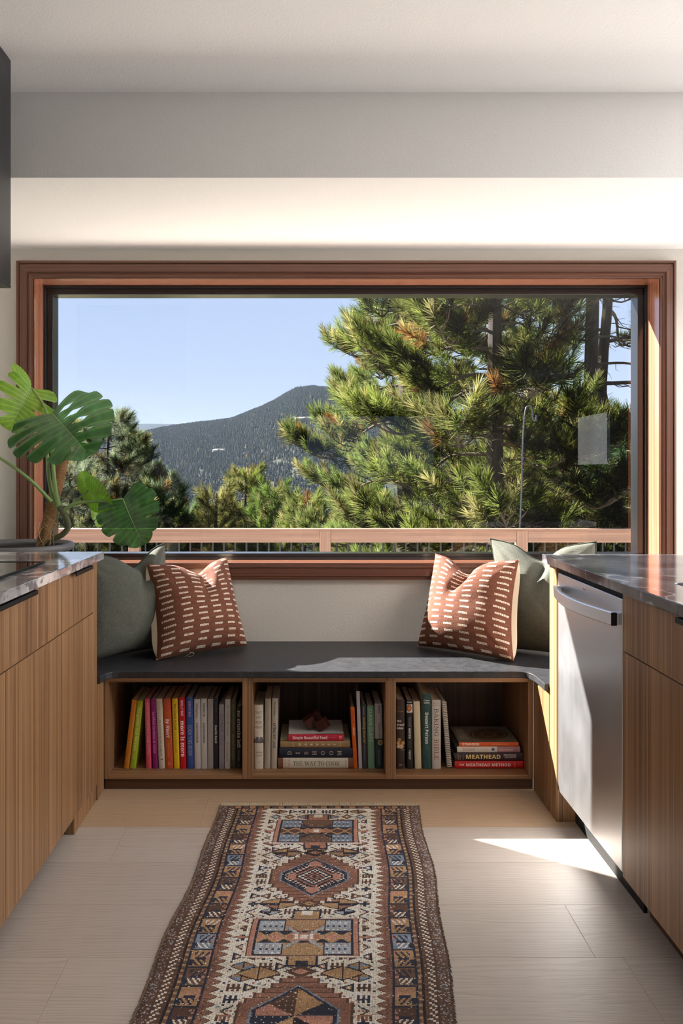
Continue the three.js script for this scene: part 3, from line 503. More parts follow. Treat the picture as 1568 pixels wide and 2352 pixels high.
stand('plain ivory hardback with faint embossed lettering in the right cubby', 952, 967.6, 948.4, 1611.6, '#dccfae', [{ t: 'DESSERTS', at: 0.26, size: 0.42, len: 0.27, color: '#cdbf9c' }, { t: 'MAIDA HEATTER', at: 0.66, size: 0.3, len: 0.22, color: '#c4b592' }, { t: '■ ■', at: 0.965, size: 0.3, len: 0.04, color: '#3a3226' }]);
stand('tall dark green marbled hardback with white title in the right cubby', 969.8, 990, 969.2, 1593, '#2a4a47', [{ t: 'Dessert Person', at: 0.46, size: 0.52, len: 0.42, color: '#f2f2ee', style: BO }, { t: 'Claire', at: 0.095, size: 0.26, len: 0.7, color: '#e8ece8', up: true, style: BO }, { t: 'Saffitz', at: 0.125, size: 0.26, len: 0.66, color: '#e8ece8', up: true, style: BO }, mark(0.93, '#a8b8b2', 0.3)],
  { cover: '#d9d4c8', extra: (c, L, T) => { const r = rng(8); c.lineWidth = 1.4; for (let i = 0; i < 90; i++) { c.strokeStyle = ['#5f8681', '#87a7a0', '#1a302e', '#16403c'][Math.floor(r() * 4)]; c.globalAlpha = 0.55; c.beginPath(); let x = r() * L, y = r() * T; c.moveTo(x, y); for (let k = 0; k < 4; k++) { x += (r() - 0.5) * 34; y += (r() - 0.5) * 22; c.lineTo(x, y); } c.stroke(); } c.globalAlpha = 1; } });
stand('light grey hardback with wide grey and red serif capitals in the right cubby', 991.2, 1012.4, 990.8, 1608, '#c6c2bb', [{ t: 'ROSE LEVY', at: 0.052, size: 0.15, len: 0.72, color: '#7e7a72', font: SE, up: true }, { t: 'BERANBAUM', at: 0.078, size: 0.15, len: 0.8, color: '#7e7a72', font: SE, up: true }, { t: 'BAKING', at: 0.325, size: 0.66, len: 0.41, color: '#5c5854', font: SE }, { t: 'BIBLE', at: 0.72, size: 0.66, len: 0.31, color: '#8e4a44', font: SE }, mark(0.945, '#efece6', 0.4)]);
{ // spiral bound book
  const t = thing('spiral_bound_book', 'spiral bound notebook with white comb leaning beside the light grey hardback', 'book');
  const h = 0.262, w = 0.018, lean = Math.atan2((1015 - 1028) / BS, h), g = [];
  mesh('cover', merge([bx(0.0022, h, 0.2, -w / 2 + 0.001, h / 2, -0.108), bx(0.0022, h, 0.2, w / 2 - 0.001, h / 2, -0.108)]), coverMat('#3c3230'), t);
  mesh('pages', bx(w - 0.006, h - 0.006, 0.19, 0, h / 2, -0.108), pageMat, t);
  const ring = new THREE.TorusGeometry(w * 0.46, 0.0021, 6, 18).rotateX(Math.PI / 2), cm = std({ color: 0xd9d4cc, roughness: 0.4 });
  for (let i = 0; i < 36; i++) mesh('ring', ring, cm, t).position.set(0, 0.006 + i * (h - 0.012) / 35, -0.004);
  t.position.set((1032.5 - VPX) / BS, SHELF + 0.0012, -(BD + 0.004)); t.rotation.z = -lean;
}
// ---- lying stacks
function lie(label, x0, x1, ytop, ybot, bg, items, opt = {}) {
  const s = FOCAL / (BD + (opt.back || 0)), h = (x1 - x0) / s, y0 = EYE - (ybot - VPY) / s, w = (ybot - ytop) / s * 0.985;
  const b = book(label, w, h, opt.depth || 0.21, bg, items, opt);
  b.position.set((x1 - VPX) / s, opt.y + w / 2, -(BD + (opt.back || 0))); b.rotation.z = Math.PI / 2; if (opt.turn) b.rotation.set(0, opt.turn, Math.PI / 2, 'YXZ');
  return opt.y + w + 0.0004;
}
let y = SHELF + 0.0003;
const row = (word, a, b, size, color, font) => [...word].map((t, i, l) => ({ t, at: lerp(a, b, i / (l.length - 1)), size, color, font, up: true, style: BO }));
y = lie('white book with brown ends and black serif title at bottom of middle stack', 638, 811, 1743.6, 1768, '#d9d2c1', [{ t: 'JULIA', at: 0.095, size: 0.28, len: 0.86, color: '#b0584e', up: true, font: SE }, { t: 'CHILD', at: 0.145, size: 0.28, len: 0.86, color: '#b0584e', up: true, font: SE }, { t: 'THE WAY TO COOK', at: 0.51, size: 0.56, len: 0.62, color: '#3a3834', font: SE }, { t: 'KNOPF', at: 0.9, size: 0.18, len: 0.7, color: '#b0584e', up: true, font: SE }],
  { y, cover: '#8a6040', extra: (c, L, T) => { c.fillStyle = '#7a5236'; c.fillRect(0, 0, L * 0.07, T); c.fillRect(L * 0.932, 0, L * 0.08, T); } });
y = lie('navy hardback with widely spaced gold letters second from bottom in middle stack', 641.5, 809, 1720, 1743.4, '#1b2438', row('DISHOOM', 0.14, 0.825, 0.56, '#c2a68c', SE), { y, cover: '#18203200'.slice(0, 7) });
y = lie('tan hardback with white spaced capitals third from bottom in middle stack', 643.5, 804, 1704, 1719.8, '#a08158', [...row('HARVEST', 0.28, 0.78, 0.5, '#ece2cc', SA), { t: '— —', at: 0.08, size: 0.3, color: '#d6c6a0', up: true }, { t: 'press', at: 0.18, size: 0.3, color: '#d6c6a0', up: true }, { t: 'press', at: 0.855, size: 0.3, color: '#d6c6a0', up: true }, mark(0.94, '#d6c6a0', 0.4)], { y, cover: '#b6a88a' });
const yTopMid = lie('red spined white paperback on top of middle stack under the rust cubes', 662.5, 789.5, 1687, 1702.5, '#c32038', [{ t: 'Simple Beautiful Food', at: 0.385, size: 0.66, len: 0.63, color: '#f8f2f0', style: BO }, { t: '· · · · · · · ·', at: 0.78, size: 0.4, len: 0.14, color: '#f0c8cc' }, { t: '10', at: 0.94, size: 0.5, color: '#f6dcdc', up: true }], { y, cover: '#d8d4ce', depth: 0.18, turn: 0.012 });
y = SHELF + 0.0003;
y = lie('red hardback with cream capitals at bottom of the right stack', 1044, 1200.4, 1748.6, 1766, '#c81d22', [{ t: 'THE', at: 0.1, size: 0.36, len: 0.075, color: '#f6e2d0', style: BO }, { t: 'MEATHEAD METHOD', at: 0.49, size: 0.52, len: 0.66, color: '#f8ead8', style: BO }, { t: '|', at: 0.88, size: 0.8, color: '#e88a6a' }, mark(0.955, '#f2c8a0', 0.6)], { y });
y = lie('dark plum hardback with large yellow capitals second in the right stack', 1044, 1200, 1729, 1748.2, '#37252c', [{ t: 'MEATHEAD', at: 0.415, size: 0.66, len: 0.52, color: '#efd98a', style: BO }, { t: 'MEATHEAD', at: 0.81, size: 0.2, len: 0.19, color: '#e8dcd4', style: BO, off: 0.28 }, { t: 'GOLDWYN', at: 0.815, size: 0.2, len: 0.17, color: '#e8dcd4', style: BO, off: 0.52 }, { t: '— —', at: 0.81, size: 0.14, len: 0.18, color: '#b8aaa4', off: 0.74 }, mark(0.94, '#f0e8e0', 0.55), { t: '|', at: 0.05, size: 0.7, color: '#b09a70' }, { t: '||', at: 0.1, size: 0.7, color: '#a08a68' }], { y, cover: '#20263a' });
y = lie('white and dusty pink hardback third from bottom in the right stack', 1049.4, 1193.8, 1714.6, 1728.4, '#d9d3c6', [{ t: 'BODY', at: 0.185, size: 0.6, len: 0.2, color: '#a8757a' }, { t: 'LOVE', at: 0.405, size: 0.6, len: 0.17, color: '#c9bdb2' }, { t: 'KELLY LEVEQUE', at: 0.78, size: 0.26, len: 0.22, color: '#f2e4e2', style: BO }],
  { y, cover: '#6e6a62', depth: 0.19, extra: (c, L, T) => { c.fillStyle = '#b08086'; c.fillRect(L * 0.63, 0, L * 0.4, T); c.fillStyle = '#cfd2d8'; c.fillRect(L * 0.535, 0, L * 0.1, T); c.fillStyle = '#4c3a44'; c.beginPath(); c.arc(L * 0.57, T * 0.45, T * 0.24, 0, 7); c.fill(); } });
{
  const y0 = y, w = 0.0175, s = BS, h = (1190.5 - 1053.4) / s;
  y = lie('orange spined cookbook with dark bread picture on top of the right stack', 1053.4, 1190.5, 1704.2, 1714.4, '#dd5c22', [{ t: 'EINKORN', at: 0.2, size: 0.7, len: 0.29, color: '#f8ece0', style: BO }, { t: '●', at: 0.43, size: 0.6, len: 0.08, color: '#4a2a1a' }, { t: 'CARLA BARTOLUCCI', at: 0.68, size: 0.34, len: 0.28, color: '#f2b896' }, mark(0.93, '#8a3a1a', 0.5)], { y, cover: '#6a665c', depth: 0.19 });
  // printed cover: a coiled loaf on grey boards
  const c = document.createElement('canvas'); c.width = 512; c.height = 640; const q = c.getContext('2d');
  q.fillStyle = '#77736a'; q.fillRect(0, 0, 512, 640);
  { const r = rng(3); for (let i = 0; i < 5000; i++) { q.fillStyle = r() < 0.5 ? 'rgba(90,86,76,.35)' : 'rgba(140,136,124,.3)'; q.fillRect(r() * 512, r() * 640, 3, 3); } }
  q.save(); q.translate(60, 320); q.rotate(-Math.PI / 2); q.fillStyle = '#b7a98c'; q.font = 'bold 96px sans-serif'; q.textAlign = 'center'; q.textBaseline = 'middle'; q.fillText('EINKORN', 0, 0); q.restore();
  q.fillStyle = '#5c5850'; q.fillRect(118, 0, 6, 640);
  q.save(); q.translate(300, 330); for (let i = 12; i >= 0; i--) { q.fillStyle = i % 2 ? '#2c211a' : ['#6a5540', '#8f7a58', '#5a4632'][i % 3]; q.beginPath(); q.ellipse(0, 0, 14 + i * 13.5, 20 + i * 20, 0.25, 0, 7); q.fill(); } q.restore();
  const top = mesh('cover_print', new THREE.PlaneGeometry(0.186, h - 0.004), std({ map: canvasTex(c), roughness: 0.45 }));
  const bookTop = scene.children[scene.children.length - 1]; bookTop.add(top);
  // the book lies with its own +x side up
  top.geometry = (() => { const g = new THREE.BufferGeometry(), X = ((1714.4 - 1704.2) / BS * 0.985) / 2 + 0.0003, d = 0.189; g.setAttribute('position', new THREE.Float32BufferAttribute([X, 0.002, -0.001, X, h - 0.002, -0.001, X, h - 0.002, -d, X, 0.002, -d], 3)); g.setAttribute('uv', new THREE.Float32BufferAttribute([1, 0, 0, 0, 0, 1, 1, 1], 2)); g.setIndex([0, 3, 2, 0, 2, 1]); g.computeVertexNormals(); return g; })();
}
{ // three rust wooden cubes joined corner to corner
  const t = thing('cube_sculpture', 'rust brown sculpture of tilted wooden cubes on the red spined book', 'sculpture');
  const s = 0.041, m = std({ color: 0x7a3a26, roughness: 0.6, map: veneerMap }), geo = uvm(new RoundedBoxGeometry(s, s, s, 1, 0.0012), 'y', [0.1, 0.3]);
  const at = [[-0.022, 0.0365, 0.024, 0.55, 0.25], [0.028, 0.0325, 0.042, 0.56, -0.42], [-0.001, 0.0455, -0.022, 0.6, 0.2]];
  for (const [x, yy, z, rz, ry] of at) { const c = mesh('cube', geo, m, t); c.position.set(x, yy - 0.004, z); c.rotation.set(0, ry, rz, 'YXZ'); }
  t.position.set((724 - VPX) / BS, yTopMid - 0.0035, -(BD + 0.085));
}

// ------------------------------------------------------------------ cushions
function cushion(name, label, group, A, opt) { // A: corners top left, top right, bottom right, bottom left
  const t = thing(name, label, 'cushion', [0, 0, 0], group), [TL, TR, BR, BL] = A, N = 44;
  const n0 = TR.clone().sub(BL).cross(TL.clone().sub(BR)).normalize(); // towards the room
  const right = BR.clone().sub(BL).normalize();
  const T = opt.thick, seed = opt.seed;
  function at(u, v, face) { // u 0..1 left to right, v 0..1 bottom to top
    const a = 2 * u - 1, b = 2 * v - 1;
    let uu = 0.5 + 0.5 * a * (1 - opt.pull * (1 - b * b)), vv = 0.5 + 0.5 * b * (1 - (b < 0 ? opt.pull * 0.35 : opt.pull) * (1 - a * a));
    const dent = opt.dent * Math.exp(-Math.pow((u - opt.dentAt) / 0.17, 2)) * Math.pow(clamp(v, 0, 1), 3.2);
    vv -= dent;
    const P = BL.clone().lerp(BR, uu).lerp(TL.clone().lerp(TR, uu), vv);
    const fa = Math.max(0, 1 - Math.pow(Math.abs(a), face > 0 ? 2.3 : 3.2)), fb = Math.max(0, 1 - Math.pow(Math.abs(b), face > 0 ? 2.3 : 3.2));
    let f = Math.pow(fa * fb, face > 0 ? 0.52 : 0.42);
    f *= 1 + (b < 0 ? 0.18 * -b : -0.1 * b); // filling sinks
    let off = f * T * (face > 0 ? opt.front : 1 - opt.front);
    if (face > 0) {
      off -= opt.dent * 0.55 * Math.exp(-Math.pow((u - opt.dentAt - 0.05 * Math.sin(v * 9)) / 0.055, 2)) * sstep(0.45, 0.95, v) * f;
      off += 0.006 * f * (fbm(u * 4, v * 4, seed, 1e5, 1e5, 3) - 0.5) * 2 * opt.wrinkle;
      // folds that run in from the corners
      for (const [cu, cv] of [[0, 0], [1, 0], [0, 1], [1, 1]]) { const q = Math.hypot(u - cu, v - cv), ang = Math.atan2(v - cv, u - cu); off += 0.0035 * opt.wrinkle * Math.sin(ang * 14 + seed + cu) * Math.exp(-Math.pow((q - 0.2) / 0.12, 2)) * f; }
    } else { // the back bellies out past the seam
      P.addScaledVector(right, Math.sign(a) * opt.belly * 4 * Math.min(f, 1) * Math.max(0, 1 - f) * (1 - Math.pow(b, 6)));
    }
    P.addScaledVector(n0, face * off);
    if (P.y < opt.floor + 0.001) P.y = opt.floor + 0.001;
    return P;
  }
  function sheet(face) {
    const pos = [], uv = [], idx = [];
    for (let j = 0; j <= N; j++) for (let i = 0; i <= N; i++) { const u = 0.5 - 0.5 * Math.cos(Math.PI * i / N) * (0.35) - 0.5 * (1 - 2 * i / N) * 0.65, v = 0.5 - 0.5 * Math.cos(Math.PI * j / N) * 0.35 - 0.5 * (1 - 2 * j / N) * 0.65; const p = at(u, v, face); pos.push(p.x, p.y, p.z); uv.push(u, v); }
    for (let j = 0; j < N; j++) for (let i = 0; i < N; i++) { const a = j * (N + 1) + i, b = a + 1, c = a + N + 1, d = c + 1; face > 0 ? idx.push(a, b, c, b, d, c) : idx.push(a, c, b, b, c, d); }
    const g = new THREE.BufferGeometry(); g.setAttribute('position', new THREE.Float32BufferAttribute(pos, 3)); g.setAttribute('uv', new THREE.Float32BufferAttribute(uv, 2)); g.setIndex(idx); g.computeVertexNormals(); return g;
  }
  mesh('front_panel', sheet(1), opt.frontMat, t); mesh('back_panel', sheet(-1), opt.backMat, t);
  if (opt.piping) {
    const pts = []; for (let k = 0; k < 4; k++) for (let i = 0; i < 24; i++) { const s = i / 24; const [u, v] = [[s, 1], [1, 1 - s], [1 - s, 0], [0, s]][k]; pts.push(at(u, v, 1).add(new THREE.Vector3(0, 0.001, 0))); } pts.push(pts[0].clone());
    mesh('piping', taper(pts, pts.map(() => opt.piping), 6, false), opt.pipeMat, t);
  }
  return t;
}
const linenBump = tex(512, 512, (u, v) => 255 * (0.5 * vn(u * 250, v * 40, 1, 250, 40) + 0.5 * vn(u * 40, v * 250, 2, 40, 250)), false, [2, 2]);
const linenMap = tex(512, 512, (u, v) => { const n = 0.5 * vn(u * 250, v * 50, 1, 250, 50) + 0.5 * vn(u * 50, v * 250, 2, 50, 250); return mix3([70, 72, 64], [106, 108, 97], n); }, true, [2, 2]);
const linen = std({ map: linenMap, bumpMap: linenBump, bumpScale: 0.0008, roughness: 0.95 });
const linenDark = std({ color: 0x2c3a2e, roughness: 0.9 });
const cream = std({ color: 0xd9c9b0, roughness: 0.9, bumpMap: linenBump, bumpScale: 0.0006 });
const dashes = document.createElement('canvas'); dashes.width = dashes.height = 1024;
{ // woven rust cloth with rows of cream stitched dashes
  const q = dashes.getContext('2d'), r = rng(12); q.fillStyle = '#70422f'; q.fillRect(0, 0, 1024, 1024);
  for (let i = 0; i < 9000; i++) { q.fillStyle = r() < 0.5 ? 'rgba(86,46,32,.35)' : 'rgba(142,92,68,.28)'; const x = r() * 1024, yy = r() * 1024; q.fillRect(x, yy, 14 + r() * 40, 2); }
  for (let i = 0; i < 60; i++) { q.fillStyle = r() < 0.5 ? 'rgba(70,36,24,.25)' : 'rgba(150,100,74,.2)'; q.fillRect(0, r() * 1024, 1024, 2 + r() * 3); }
  for (let row = 0; row < 16; row++) for (let k = -1; k < 8; k++) {
    const x = 18 + k * 176 + (row % 2 ? 14 : 0) + (r() - 0.5) * 6, yy = 26 + row * 64 + (r() - 0.5) * 4;
    for (let s = 0; s < 7; s++) for (let l = 0; l < 2; l++) { q.fillStyle = r() < 0.2 ? '#d9c8ad' : '#efe4d2'; q.fillRect(x + s * 14.5 + r() * 2, yy + l * 11 + r() * 2, 10 + r() * 3, 8.5); }
    q.fillStyle = 'rgba(232,216,192,.55)'; q.fillRect(x + 2, yy + 7, 94, 5);
  }
}
const dashMap = canvasTex(dashes);
const dashCloth = std({ map: dashMap, bumpMap: linenBump, bumpScale: 0.0008, roughness: 0.92 });
const green = { thick: 0.16, pull: 0.1, dent: 0.13, dentAt: 0.5, front: 0.8, wrinkle: 1.5, belly: 0.0, floor: BT + 0.0005, frontMat: linen, backMat: linen, piping: 0.0035, pipeMat: linenDark };
const rust = { thick: 0.16, pull: 0.1, dent: 0.13, dentAt: 0.55, front: 0.76, wrinkle: 1, belly: 0.026, floor: BT + 0.0005, frontMat: dashCloth, backMat: cream };
const bb = BT + 0.004;
const onBench = (u, v) => { const d = FOCAL * (EYE - bb) / (v - VPY); return V((u - VPX) * d / FOCAL, bb, d); };
cushion('cushion', 'large plain grey green linen cushion behind the left patterned cushion', 'green linen cushions', [V(-0.95, 0.88, 3.24), px(379, 1248, 3.57), V(-0.60, bb, 3.50), V(-0.91, bb, 3.15)], { ...green, seed: 3, dentAt: 0.62, dent: 0.15 });
const leftRust = cushion('cushion', 'rust brown cushion with cream dashes leaning at the left of the bench', 'rust patterned cushions', [px(335, 1294, 3.40), px(521, 1279, 3.61), onBench(568, 1483), onBench(359, 1516)], { ...rust, seed: 5, dentAt: 0.56, dent: 0.12 });
cushion('cushion', 'large plain grey green linen cushion with dark piping behind the right patterned cushion', 'green linen cushions', [px(1126, 1238, 3.58), px(1369, 1245, 3.40), V(1.21, bb, 3.20), V(0.80, bb, 3.47)], { ...green, seed: 9, dentAt: 0.47, dent: 0.14 });
cushion('cushion', 'rust brown cushion with cream dashes in sunlight at the right of the bench', 'rust patterned cushions', [px(999, 1271, 3.60), px(1192, 1285, 3.38), onBench(1180, 1520), onBench(958, 1483)], { ...rust, seed: 7, dentAt: 0.44, dent: 0.15 });
{ const p = curve([px(425, 1508, 3.19), px(433, 1503, 3.17), px(440, 1498, 3.17), px(445, 1501, 3.17), px(441, 1507, 3.18), px(432, 1508, 3.18)], 24); mesh('loose_thread', taper(p, p.map(() => 0.0011), 5), cream, leftRust); }

// ------------------------------------------------------------------ rug
{
  const GW = 236, GH = 404, K = new Array(GW * GH).fill(0);
  const PAL = ['#ebe4d4', '#2d3242', '#8c6656', '#bd8a78', '#b08c66', '#7f8fa2', '#5b4338', '#2b2527', '#a87660', '#b4946e', '#a9b3bd', '#6d5546'];
  const IV = 0, NV = 1, BR = 2, PK = 3, TN = 4, BL = 5, BN = 6, DK = 7, RS = 8, GD = 9, LB = 10, MB = 11, C = 117.5;
  const set = (x, y, c) => { x = Math.round(x); y = Math.round(y); if (x >= 0 && x < GW && y >= 0 && y < GH) K[y * GW + x] = c; };
  const S = (x, y, c) => { set(x, y, c); set(GW - 1 - x, y, c); };
  const fillS = (x0, x1, y0, y1, f) => { for (let y = y0; y < y1; y++) for (let x = x0; x < x1; x++) { const c = typeof f === 'number' ? f : f(x, y); if (c >= 0) S(x, y, c); } };
  const r = rng(20);
  // guards and main border along both long sides
  fillS(0, 9, 0, GH, (x, y) => (r() < 0.13 ? LB : r() < 0.45 ? BN : MB));
  fillS(9, 11, 0, GH, BN);
  fillS(11, 17, 0, GH, (x, y) => (((x - 11) >> 1) + (y >> 1)) % 3 === 0 ? IV : ((y >> 2) % 2 ? MB : BN));
  fillS(17, 20, 0, GH, (x, y) => (y % 5 < 2 ? MB : BN)); fillS(20, 22, 0, GH, DK); fillS(22, 25, 0, GH, (x, y) => (y % 7 < 3 ? TN : MB)); fillS(25, 27, 0, GH, NV);
  for (let b = -1; b < 18; b++) {
    const y0 = b * 24 + 6, g = [TN, MB, TN, BN, TN, BL][(b + 6) % 6], g2 = [NV, NV, PK, BN, IV, NV][(b + 6) % 6];
    fillS(27, 43, y0, y0 + 24, (x, y) => {
      const i = x - 27, j = y - y0;
      if (j < 2) return NV;
      if (j > 3 && j < 12) { const q = i + (j - 4); if (Math.abs(((i * 1.0 + j * 0.55) % 5) - 1.5) < 1 && i > 2 && i < 15) return g2; if (i > 11 && j < 9) return PK; }
      if (j >= 12 && j < 15 && i > 3) return i > 12 ? PK : NV;
      if (j >= 15 && j < 23) { if (Math.abs(((i * 1.1 - j * 0.7 + 60) % 5) - 1.4) < 1.1 && i < 13 && i > 1) return g === IV ? NV : (b % 2 ? IV : NV); if (i < 3) return NV; }
      return g;
    });
  }
  fillS(43, 45, 0, GH, NV); fillS(45, 50, 0, GH, (x, y) => (r() < 0.2 ? BN : BR));
  fillS(50, 58, 0, GH, (x, y) => { const t = y % 9, d = 4.2 - Math.abs(t - 4.2); return x - 50 < d * 1.75 ? (x - 50 > d * 1.75 - 1.5 ? BN : BR) : IV; });
  // end border
  for (let x = 0; x < GW; x++) for (let y = 0; y < 3; y++) set(x, y, r() < 0.4 ? MB : BN);
  for (let x = 11; x < GW - 11; x++) for (let y = 3; y < 12; y++) { const q = x % 17; set(x, y, y === 3 || y === 11 ? DK : (q < 8 ? (q === 0 ? DK : (y % 3 ? TN : RS)) : q < 11 ? DK : MB)); }
  const diamond = (cx, cy, w, h, out, inn, dot) => { for (let y = -h; y <= h; y++) for (let x = -w; x <= w; x++) { const q = Math.abs(x) / w + Math.abs(y) / h; if (q <= 1.02) S(cx + x, cy + y, q > 0.72 ? out : q < 0.25 ? dot : inn); } };
  const line = (x0, y0, x1, y1, c, w = 1) => { const n = Math.ceil(Math.max(Math.abs(x1 - x0), Math.abs(y1 - y0))); for (let i = 0; i <= n; i++) for (let k = 0; k < w; k++) S(lerp(x0, x1, i / n) + k, lerp(y0, y1, i / n), c); };
  const rect = (x0, x1, y0, y1, c) => fillS(Math.round(x0), Math.round(x1), Math.round(y0), Math.round(y1), c);
  const sprig = (x, y, a, b) => { rect(x - 1, x + 2, y - 4, y + 5, a); rect(x - 4, x + 5, y - 1, y + 2, a); rect(x - 3, x - 1, y - 4, y - 2, b); rect(x + 3, x + 5, y + 3, y + 5, b); set(x, y, IV); };
  const comb = (x, y, a, n) => { rect(x, x + 3 * n, y, y + 2, a); for (let i = 0; i < n; i++) rect(x + i * 3, x + i * 3 + 2, y + 2, y + 7, i % 2 ? a : BN); };
  const leaf = (cx, cy, w, h, a, b, c) => { for (let y = -h; y <= h; y++) for (let x = -w; x <= w; x++) { const e = Math.abs(x) / w + Math.pow(Math.abs(y) / h, 1.6); if (e > 1) continue; const edge = Math.abs(x) / w + Math.pow((Math.abs(y) + 1.2) / h, 1.6) > 1 || Math.abs(x) < 1; S(cx + x, cy + y, edge ? DK : (x < 0) === (y < 0) ? a : Math.abs(y) < h * 0.4 && c !== undefined ? c : b); } };
  const tri = (x, y, w, h, c, o) => { for (let i = 0; i < h; i++) { const q = Math.round(w * (1 - i / h)); for (let k = -q; k <= q; k++) S(x + k, y + i, Math.abs(k) > q - 2 || i === 0 ? o : c); } };
  const hookLine = (x0, x1, y, c) => { for (let x = x0; x < x1; x++) { const z = Math.abs((x % 10) - 5); S(x, y + z, c); S(x, y + z + 1, c); } };
  // crosses of panels with a star: top 40, then 246
  function crossPanel(y0, y1, pale) {
    const m = (y0 + y1) / 2, hw = 42;
    rect(C - 13, C, y0 - 14, y1 + 14, NV); rect(C - 11, C, y0 - 12, y1 + 12, pale ? GD : RS); rect(C - 5, C, y0 - 13, y0 - 6, IV); rect(C - 5, C, y1 + 6, y1 + 13, NV);
    rect(C - hw - 5, C, y0, y1, PK); rect(C - hw - 5, C - hw - 4, y0, y1, BN); rect(C - hw, C, y0 + 1, y1 - 1, NV);
    for (const [a, b] of [[y0 + 3, m - 9], [m + 9, y1 - 3]]) { rect(C - hw + 2, C - 18, a, b, pale ? LB : BL); for (let i = 0; i < 4; i++) for (let j = 0; j < 3; j++) rect(C - hw + 6 + i * 5, C - hw + 8 + i * 5, a + 3 + j * 5, a + 5 + j * 5, j % 2 ? NV : IV); }
    rect(C - 17, C, y0 + 2, y1 - 2, pale ? GD : MB);
    fillS(Math.round(C - hw + 2), Math.round(C), Math.round(m - 9), Math.round(m + 9), (x, y) => { const dx = C - x, dy = Math.abs(y - m); const z = Math.abs((dx % 16) - 8) * 1.1; return dy < 9 - z * 0.7 ? (dy < 5 - z * 0.6 ? (pale ? PK : BN) : (pale ? GD : TN)) : NV; });
    for (let k = 0; k < 16; k++) { line(C - 1 - k, m - 3 - k * 0.9, C - 1 - k, m - k * 0.9, pale ? LB : NV, 1); line(C - 1 - k, m + k * 0.9, C - 1 - k, m + 3 + k * 0.9, pale ? LB : NV, 1); if (pale) { line(C - 1 - k, m - 6 - k * 0.9, C - 1 - k, m - 5 - k * 0.9, RS, 1); } }
    rect(C - 9, C, m - 4, m + 4, pale ? IV : TN); rect(C - 14, C - 8, m - 3, m + 3, RS); rect(C - 5, C, m - 6, m + 6, PK); rect(C - 3, C, m - 3, m + 3, IV);
    rect(C - hw - 16, C - hw - 5, m - 1, m + 2, RS); rect(C - hw - 22, C - hw - 14, m, m + 1, BN);
  }
  function hexFrame(y0, y1, kind) {
    const m = (y0 + y1) / 2, h = (y1 - y0) / 2;
    for (let y = Math.round(y0 - 12); y <= y1 + 12; y++) {
      const q = Math.abs(y - m), st = Math.floor(Math.max(0, q - h * 0.42) / 6), half = q < h * 0.42 ? 44 : Math.max(9, 40 - st * 6);
      for (let x = Math.round(C - half); x < C; x++) S(x, y, x - (C - half) < 2 || (st > 0 && (q - h * 0.42) % 6 < 1) ? BN : (r() < 0.12 ? RS : BR));
    }
    for (let y = Math.round(y0); y <= y1; y++) {
      const q = Math.abs(y - m) / h, half = q < 0.2 ? 34 : 34 * (1 - (q - 0.2) / 0.84);
      for (let x = Math.ceil(C - half); x < C; x++) {
        const e = x - (C - half), dx = C - x, dy = y - m;
        let c;
        if (e < 2) c = BL; else if (e < 5) c = NV;
        else if (kind === 0) { const k = (Math.abs(dx) + Math.abs(dy) * 1.15) % 17; c = k < 3 ? NV : k < 6 ? RS : k < 8 ? NV : ((Math.round(dx / 3) + Math.round(dy / 3)) % 2 ? (k < 12 ? PK : IV) : (k < 12 ? DK : NV)); if (dx < 6 && Math.abs(dy) > 20 && Math.abs(dy) < 32) c = PK; if (Math.abs(dy) < 6 && dx > 18 && dx < 26) c = PK; }
        else { const up = dy < 0, near = Math.abs(dy) * 1.5 > dx; c = up ? (near ? (x % 5 === 0 && y % 5 === 0 ? IV : BN) : PK) : near ? GD : (y % 6 === 0 && x % 6 === 0 ? IV : NV); }
        set(x, y, c); if (kind === 0) set(GW - 1 - x, y, c);
        else { const up = dy < 0, near = Math.abs(dy) * 1.5 > dx; set(GW - 1 - x, y, e < 2 ? BL : e < 5 ? NV : up ? (near ? TN : NV) : near ? DK : PK); }
      }
    }
  }
  // small field motifs first, band after band, medallions over them
  const bow = (x, y, w, h, a, b) => { for (let j = -h; j <= h; j++) for (let i = -w; i <= w; i++) { const q = Math.abs(i) / w * h; if (Math.abs(j) > q + 0.5) continue; S(x + i, y + j, Math.abs(j) > q - 1.2 || Math.abs(i) > w - 2 ? (i < 0 ? NV : BN) : Math.abs(i) < 2 ? DK : i < 0 ? a : b); if (Math.abs(i) > w - 5 && Math.abs(i) < w - 2 && Math.abs(j) < 2) S(x + i, y + j, IV); } };
  const stag = (x, y, c) => { rect(x - 5, x + 6, y, y + 2, c); for (const k of [-5, -1, 3]) rect(x + k, x + k + 2, y - 4, y + 5, c); };
  const arrow = (x, y, c, e) => { for (let k = 0; k < 9; k++) { S(x + k, y - k * 0.7, c); S(x + k, y - k * 0.7 + 1, c); S(x + k, y + k * 0.7, e); S(x + k, y + k * 0.7 + 1, e); if (k % 3 === 1) rect(x + k, x + k + 2, y, y + 2, RS); } };
  for (let band = 0; band < 29; band++) {
    const y = 20 + band * 13.5; let x = 62;
    while (x < 112) {
      const kind = Math.floor(r() * 6), f = [TN, BL, RS, PK, LB, GD, BR][Math.floor(r() * 7)], f2 = [TN, BL, BR, NV, MB][Math.floor(r() * 5)];
      if (kind === 0) { bow(x + 8, y, 9, 5, f, f2); x += 20; }
      else if (kind === 1) { stag(x + 5, y, r() < 0.5 ? BN : NV); x += 14; }
      else if (kind === 2) { diamond(x + 6, y, 7, 6, NV, f, IV); x += 16; }
      else if (kind === 3) { arrow(x, y, NV, BN); x += 13; }
      else if (kind === 4) { leaf(x + 9, y, 10, 6, f, f2); x += 22; }
      else { sprig(x + 4, y, r() < 0.5 ? NV : BN, f); x += 11; }
    }
  }
